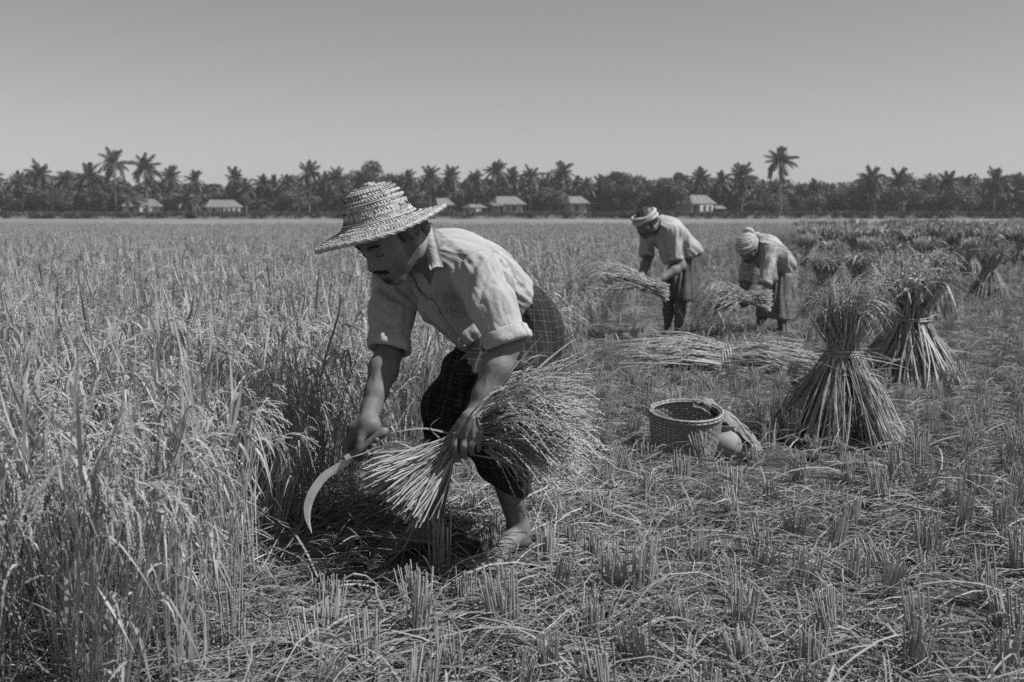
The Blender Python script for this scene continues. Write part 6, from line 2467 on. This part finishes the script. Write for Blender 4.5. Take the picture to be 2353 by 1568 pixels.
spots = [z4(*p) for p in ((190, 890), (330, 790), (435, 725), (430, 980), (130, 1110), (105, 1340), (225, 1540), (410, 1545), (640, 870), (665, 1095),
         (790, 965), (805, 735), (910, 855), (980, 1075), (570, 1320), (755, 1350), (1110, 1385), (965, 1540), (1210, 975), (1345, 835), (1320, 1145),
         (1530, 965), (1650, 705), (1770, 795), (1665, 1115), (1560, 1225), (1390, 1485), (1700, 1445), (1895, 1335), (1890, 975), (1895, 1535),
         (1225, 1540), (1110, 730), (1325, 590), (1185, 615), (620, 230), (740, 315), (830, 245), (990, 320), (1100, 295), (340, 240), (450, 155),
         (190, 640), (1100, 405), (240, 60), (60, 150))]
spots += [z2(*p) for p in ((1860, 1255), (1970, 1425), (1430, 1455), (580, 1545), (860, 1545), (1290, 1200), (1050, 1545), (700, 1480), (1800, 1540))]
spots = [(p[0], p[1]) for p in spots if p[1] < 9 and all(math.hypot(p[0] - fx, p[1] - fy) > .13 for fx, fy, fr in FEET[6:])]
nx, ny = [p[0] for p in spots], [p[1] for p in spots]
x, y = hills(2.35, 9, .23, .03)
k = (x > edge_x(y) + .06) & in_view(x, y, .3) & clear_mask(x, y, .03)
ex = A(spots)
k &= (((x[:, None] - ex[None, :, 0]) ** 2 + (y[:, None] - ex[None, :, 1]) ** 2).min(1) > .16 ** 2)
nx, ny = np.concatenate([nx, x[k]]), np.concatenate([ny, y[k]])
order = np.argsort(ny)
nx, ny = nx[order], ny[order]
st_near = [stubble(200 + q, rnd.randint(18, 27), .165 + .012 * (q % 4)) for q in range(9)]
near_n = min(len(nx), 300)
GROUP_ST = 'stubble clumps of the cut rice'
STUB = []
for i in range(near_n):
    o = obj('stubble_clump', st_near[i % 9])
    o.location = (nx[i], ny[i], float(ground_z(A([nx[i]]), A([ny[i]]))[0]))
    o.rotation_euler = (rng.normal() * .05, rng.normal() * .05, rng.uniform(0, 6.28))
    sc = rng.uniform(.8, 1.12)
    o.scale = (sc * rng.uniform(.8, 1.25), sc, sc * rng.uniform(.85, 1.1))
    STUB.append(o)
# each clump is told apart by the thing it stands nearest to
MARKS = [('the basket', bp[0], bp[1]), ('the clay pot', pp[0], pp[1]), ('the big front stook', *ground(1930, 1018)[:2]), ('the lying sheaf', p0[0], p0[1]),
         ('the reaper\'s near foot', *ground(1150, 1285)[:2]), ('the reaper\'s far foot', *ground(930, 1265)[:2]), ('the sickle tip', *ground(716, 1290)[:2]), ('the hanging ears', *ground(1330, 1150)[:2]),
         ('the man tying a sheaf', *ground(1548, 770)[:2]), ('the man in print', *ground(1770, 765)[:2]), ('the second big stook', *ground(2066, 905)[:2]), ('the far right stook', *ground(2240, 880)[:2])]
seen = {}
todo = []
for o in STUB:
    d = [((o.location.x - mx_) ** 2 + (o.location.y - my_) ** 2, q) for q, (_, mx_, my_) in enumerate(MARKS)]
    dd, q = min(d)
    dx, dy = o.location.x - MARKS[q][1], o.location.y - MARKS[q][2]
    side = ('right of' if dx > 0 else 'left of') if abs(dx) > abs(dy) else ('behind' if dy > 0 else 'in front of')
    todo.append((dd, q, side, o))
for dd, q, side, o in sorted(todo, key=lambda t: t[:2]):
    k = seen[(q, side)] = seen.get((q, side), 0) + 1
    look = 'leaning' if max(abs(o.rotation_euler.x), abs(o.rotation_euler.y)) > .07 else 'upright'
    tag(o, '%s stubble clump %s %s, %s to it' % (look, side, MARKS[q][0], 'nearest' if k == 1 else nth(k) + ' nearest'), 'stubble', GROUP_ST)
# the rest of the stubble, further out
x, y = hills(9, 38, .24, .04)
k = (x > edge_x(y) + .06) & in_view(x, y, .6) & clear_mask(x, y, .02)
x, y = np.concatenate([nx[near_n:], x[k]]), np.concatenate([ny[near_n:], y[k]])
n = len(x)
st_far = [stubble(300 + q, 12, .17, True) for q in range(5)]
scatter('stubble_rows', np.stack([x, y, ground_z(x, y)], -1), st_far, np.stack([0 * x, 0 * x, rng.uniform(0, 6.28, n)], -1), rng.uniform(.85, 1.2, n), rng.integers(0, 5, n),
        'rows of cut rice stubble running back to the stooks')
# loose straw
lit = [litter(400 + q) for q in range(6)] + [litter(420 + q, 60, .9, 1.6) for q in range(3)]
x = rng.uniform(-10, 10, 15500)
y = 2.0 + 14 * rng.uniform(size=15500) ** 1.3
k = (x > edge_x(y) - .35) & in_view(x, y, .5)
x, y = x[k], y[k]
k = rng.uniform(size=len(x)) < np.clip(.62 + .75 * vnoise(np.stack([x * 1.6, y * 1.6, 0 * x], -1)), .06, 1)
x, y = x[k][:2300], y[k][:2300]
k = np.ones(len(x), bool)
for fx, fy, fr in FEET:
    k &= (x - fx) ** 2 + (y - fy) ** 2 > .23 ** 2
x, y = x[k], y[k]
ii = rng.integers(0, 6, len(x))
x2 = rng.uniform(-16, 24, 6000)
y2 = rng.uniform(12, 38, 6000)
k = (x2 > edge_x(y2)) & in_view(x2, y2, .5)
x, y, ii = np.concatenate([x, x2[k]]), np.concatenate([y, y2[k]]), np.concatenate([ii, rng.integers(6, 9, k.sum())])
n = len(x)
scatter('loose_straw', np.stack([x, y, ground_z(x, y)], -1), lit, np.stack([0 * x, 0 * x, rng.uniform(0, 6.28, n)], -1), rng.uniform(.8, 1.25, n), ii,
        'loose cut straw and leaves littering the soil between the stubble')
# a looser layer of fresh straw, added pale to brighten the reaper's shadow
x = rng.uniform(-1.1, .45, 260)
y = rng.uniform(3.3, 4.6, 260)
k = x > edge_x(y) - .25
for fx, fy, fr in FEET:
    k &= (x - fx) ** 2 + (y - fy) ** 2 > .22 ** 2
x, y = x[k], y[k]
n = len(x)
fresh = [litter(440 + q, 40, .45, .9) for q in range(4)]
for fm in fresh:
    fm.materials[0] = M['cut_straw']
    fm.materials[1] = M['cut_straw']
scatter('shade_fill_straw', np.stack([x, y, ground_z(x, y) + .01], -1), fresh, np.stack([rng.normal(size=n) * .12, rng.normal(size=n) * .12, rng.uniform(0, 6.28, n)], -1), rng.uniform(.8, 1.2, n), rng.integers(0, 4, n),
        'pale cut straw added to brighten the shade round the feet of the reaper')
# dry leaves and fallen stems among the feet of the standing rice
x = rng.uniform(-4, 1, 2200)
y = rng.uniform(2.1, 7, 2200)
k = (x < edge_x(y)) & (x > edge_x(y) - 1.3) & in_view(x, y, .4)
x, y = x[k], y[k]
n = len(x)
scatter('fallen_leaves', np.stack([x, y, ground_z(x, y)], -1), lit[:6], np.stack([rng.normal(size=n) * .3, rng.normal(size=n) * .3, rng.uniform(0, 6.28, n)], -1), rng.uniform(.8, 1.2, n), rng.integers(0, 6, n),
        'dry leaves and fallen stems under the edge of the standing rice')

# ------------------------------------------------------------------ the air: faint haze over the fields
m = bpy.data.materials.new('haze')
m.use_nodes = True
nt = m.node_tree
nt.nodes.clear()
pv = nt.nodes.new('ShaderNodeVolumePrincipled')
pv.inputs['Color'].default_value = (1, 1, 1, 1)
pv.inputs['Density'].default_value = 0.00022
mo = nt.nodes.new('ShaderNodeOutputMaterial')
nt.links.new(pv.outputs[0], mo.inputs['Volume'])
hz = MB().box((0, 415, 11.0), (1800, 970, 25.0)).build('haze', m)
tag(hz, 'faint dry haze in the air over the fields', kind='stuff')
SC.cycles.volume_bounces = 0
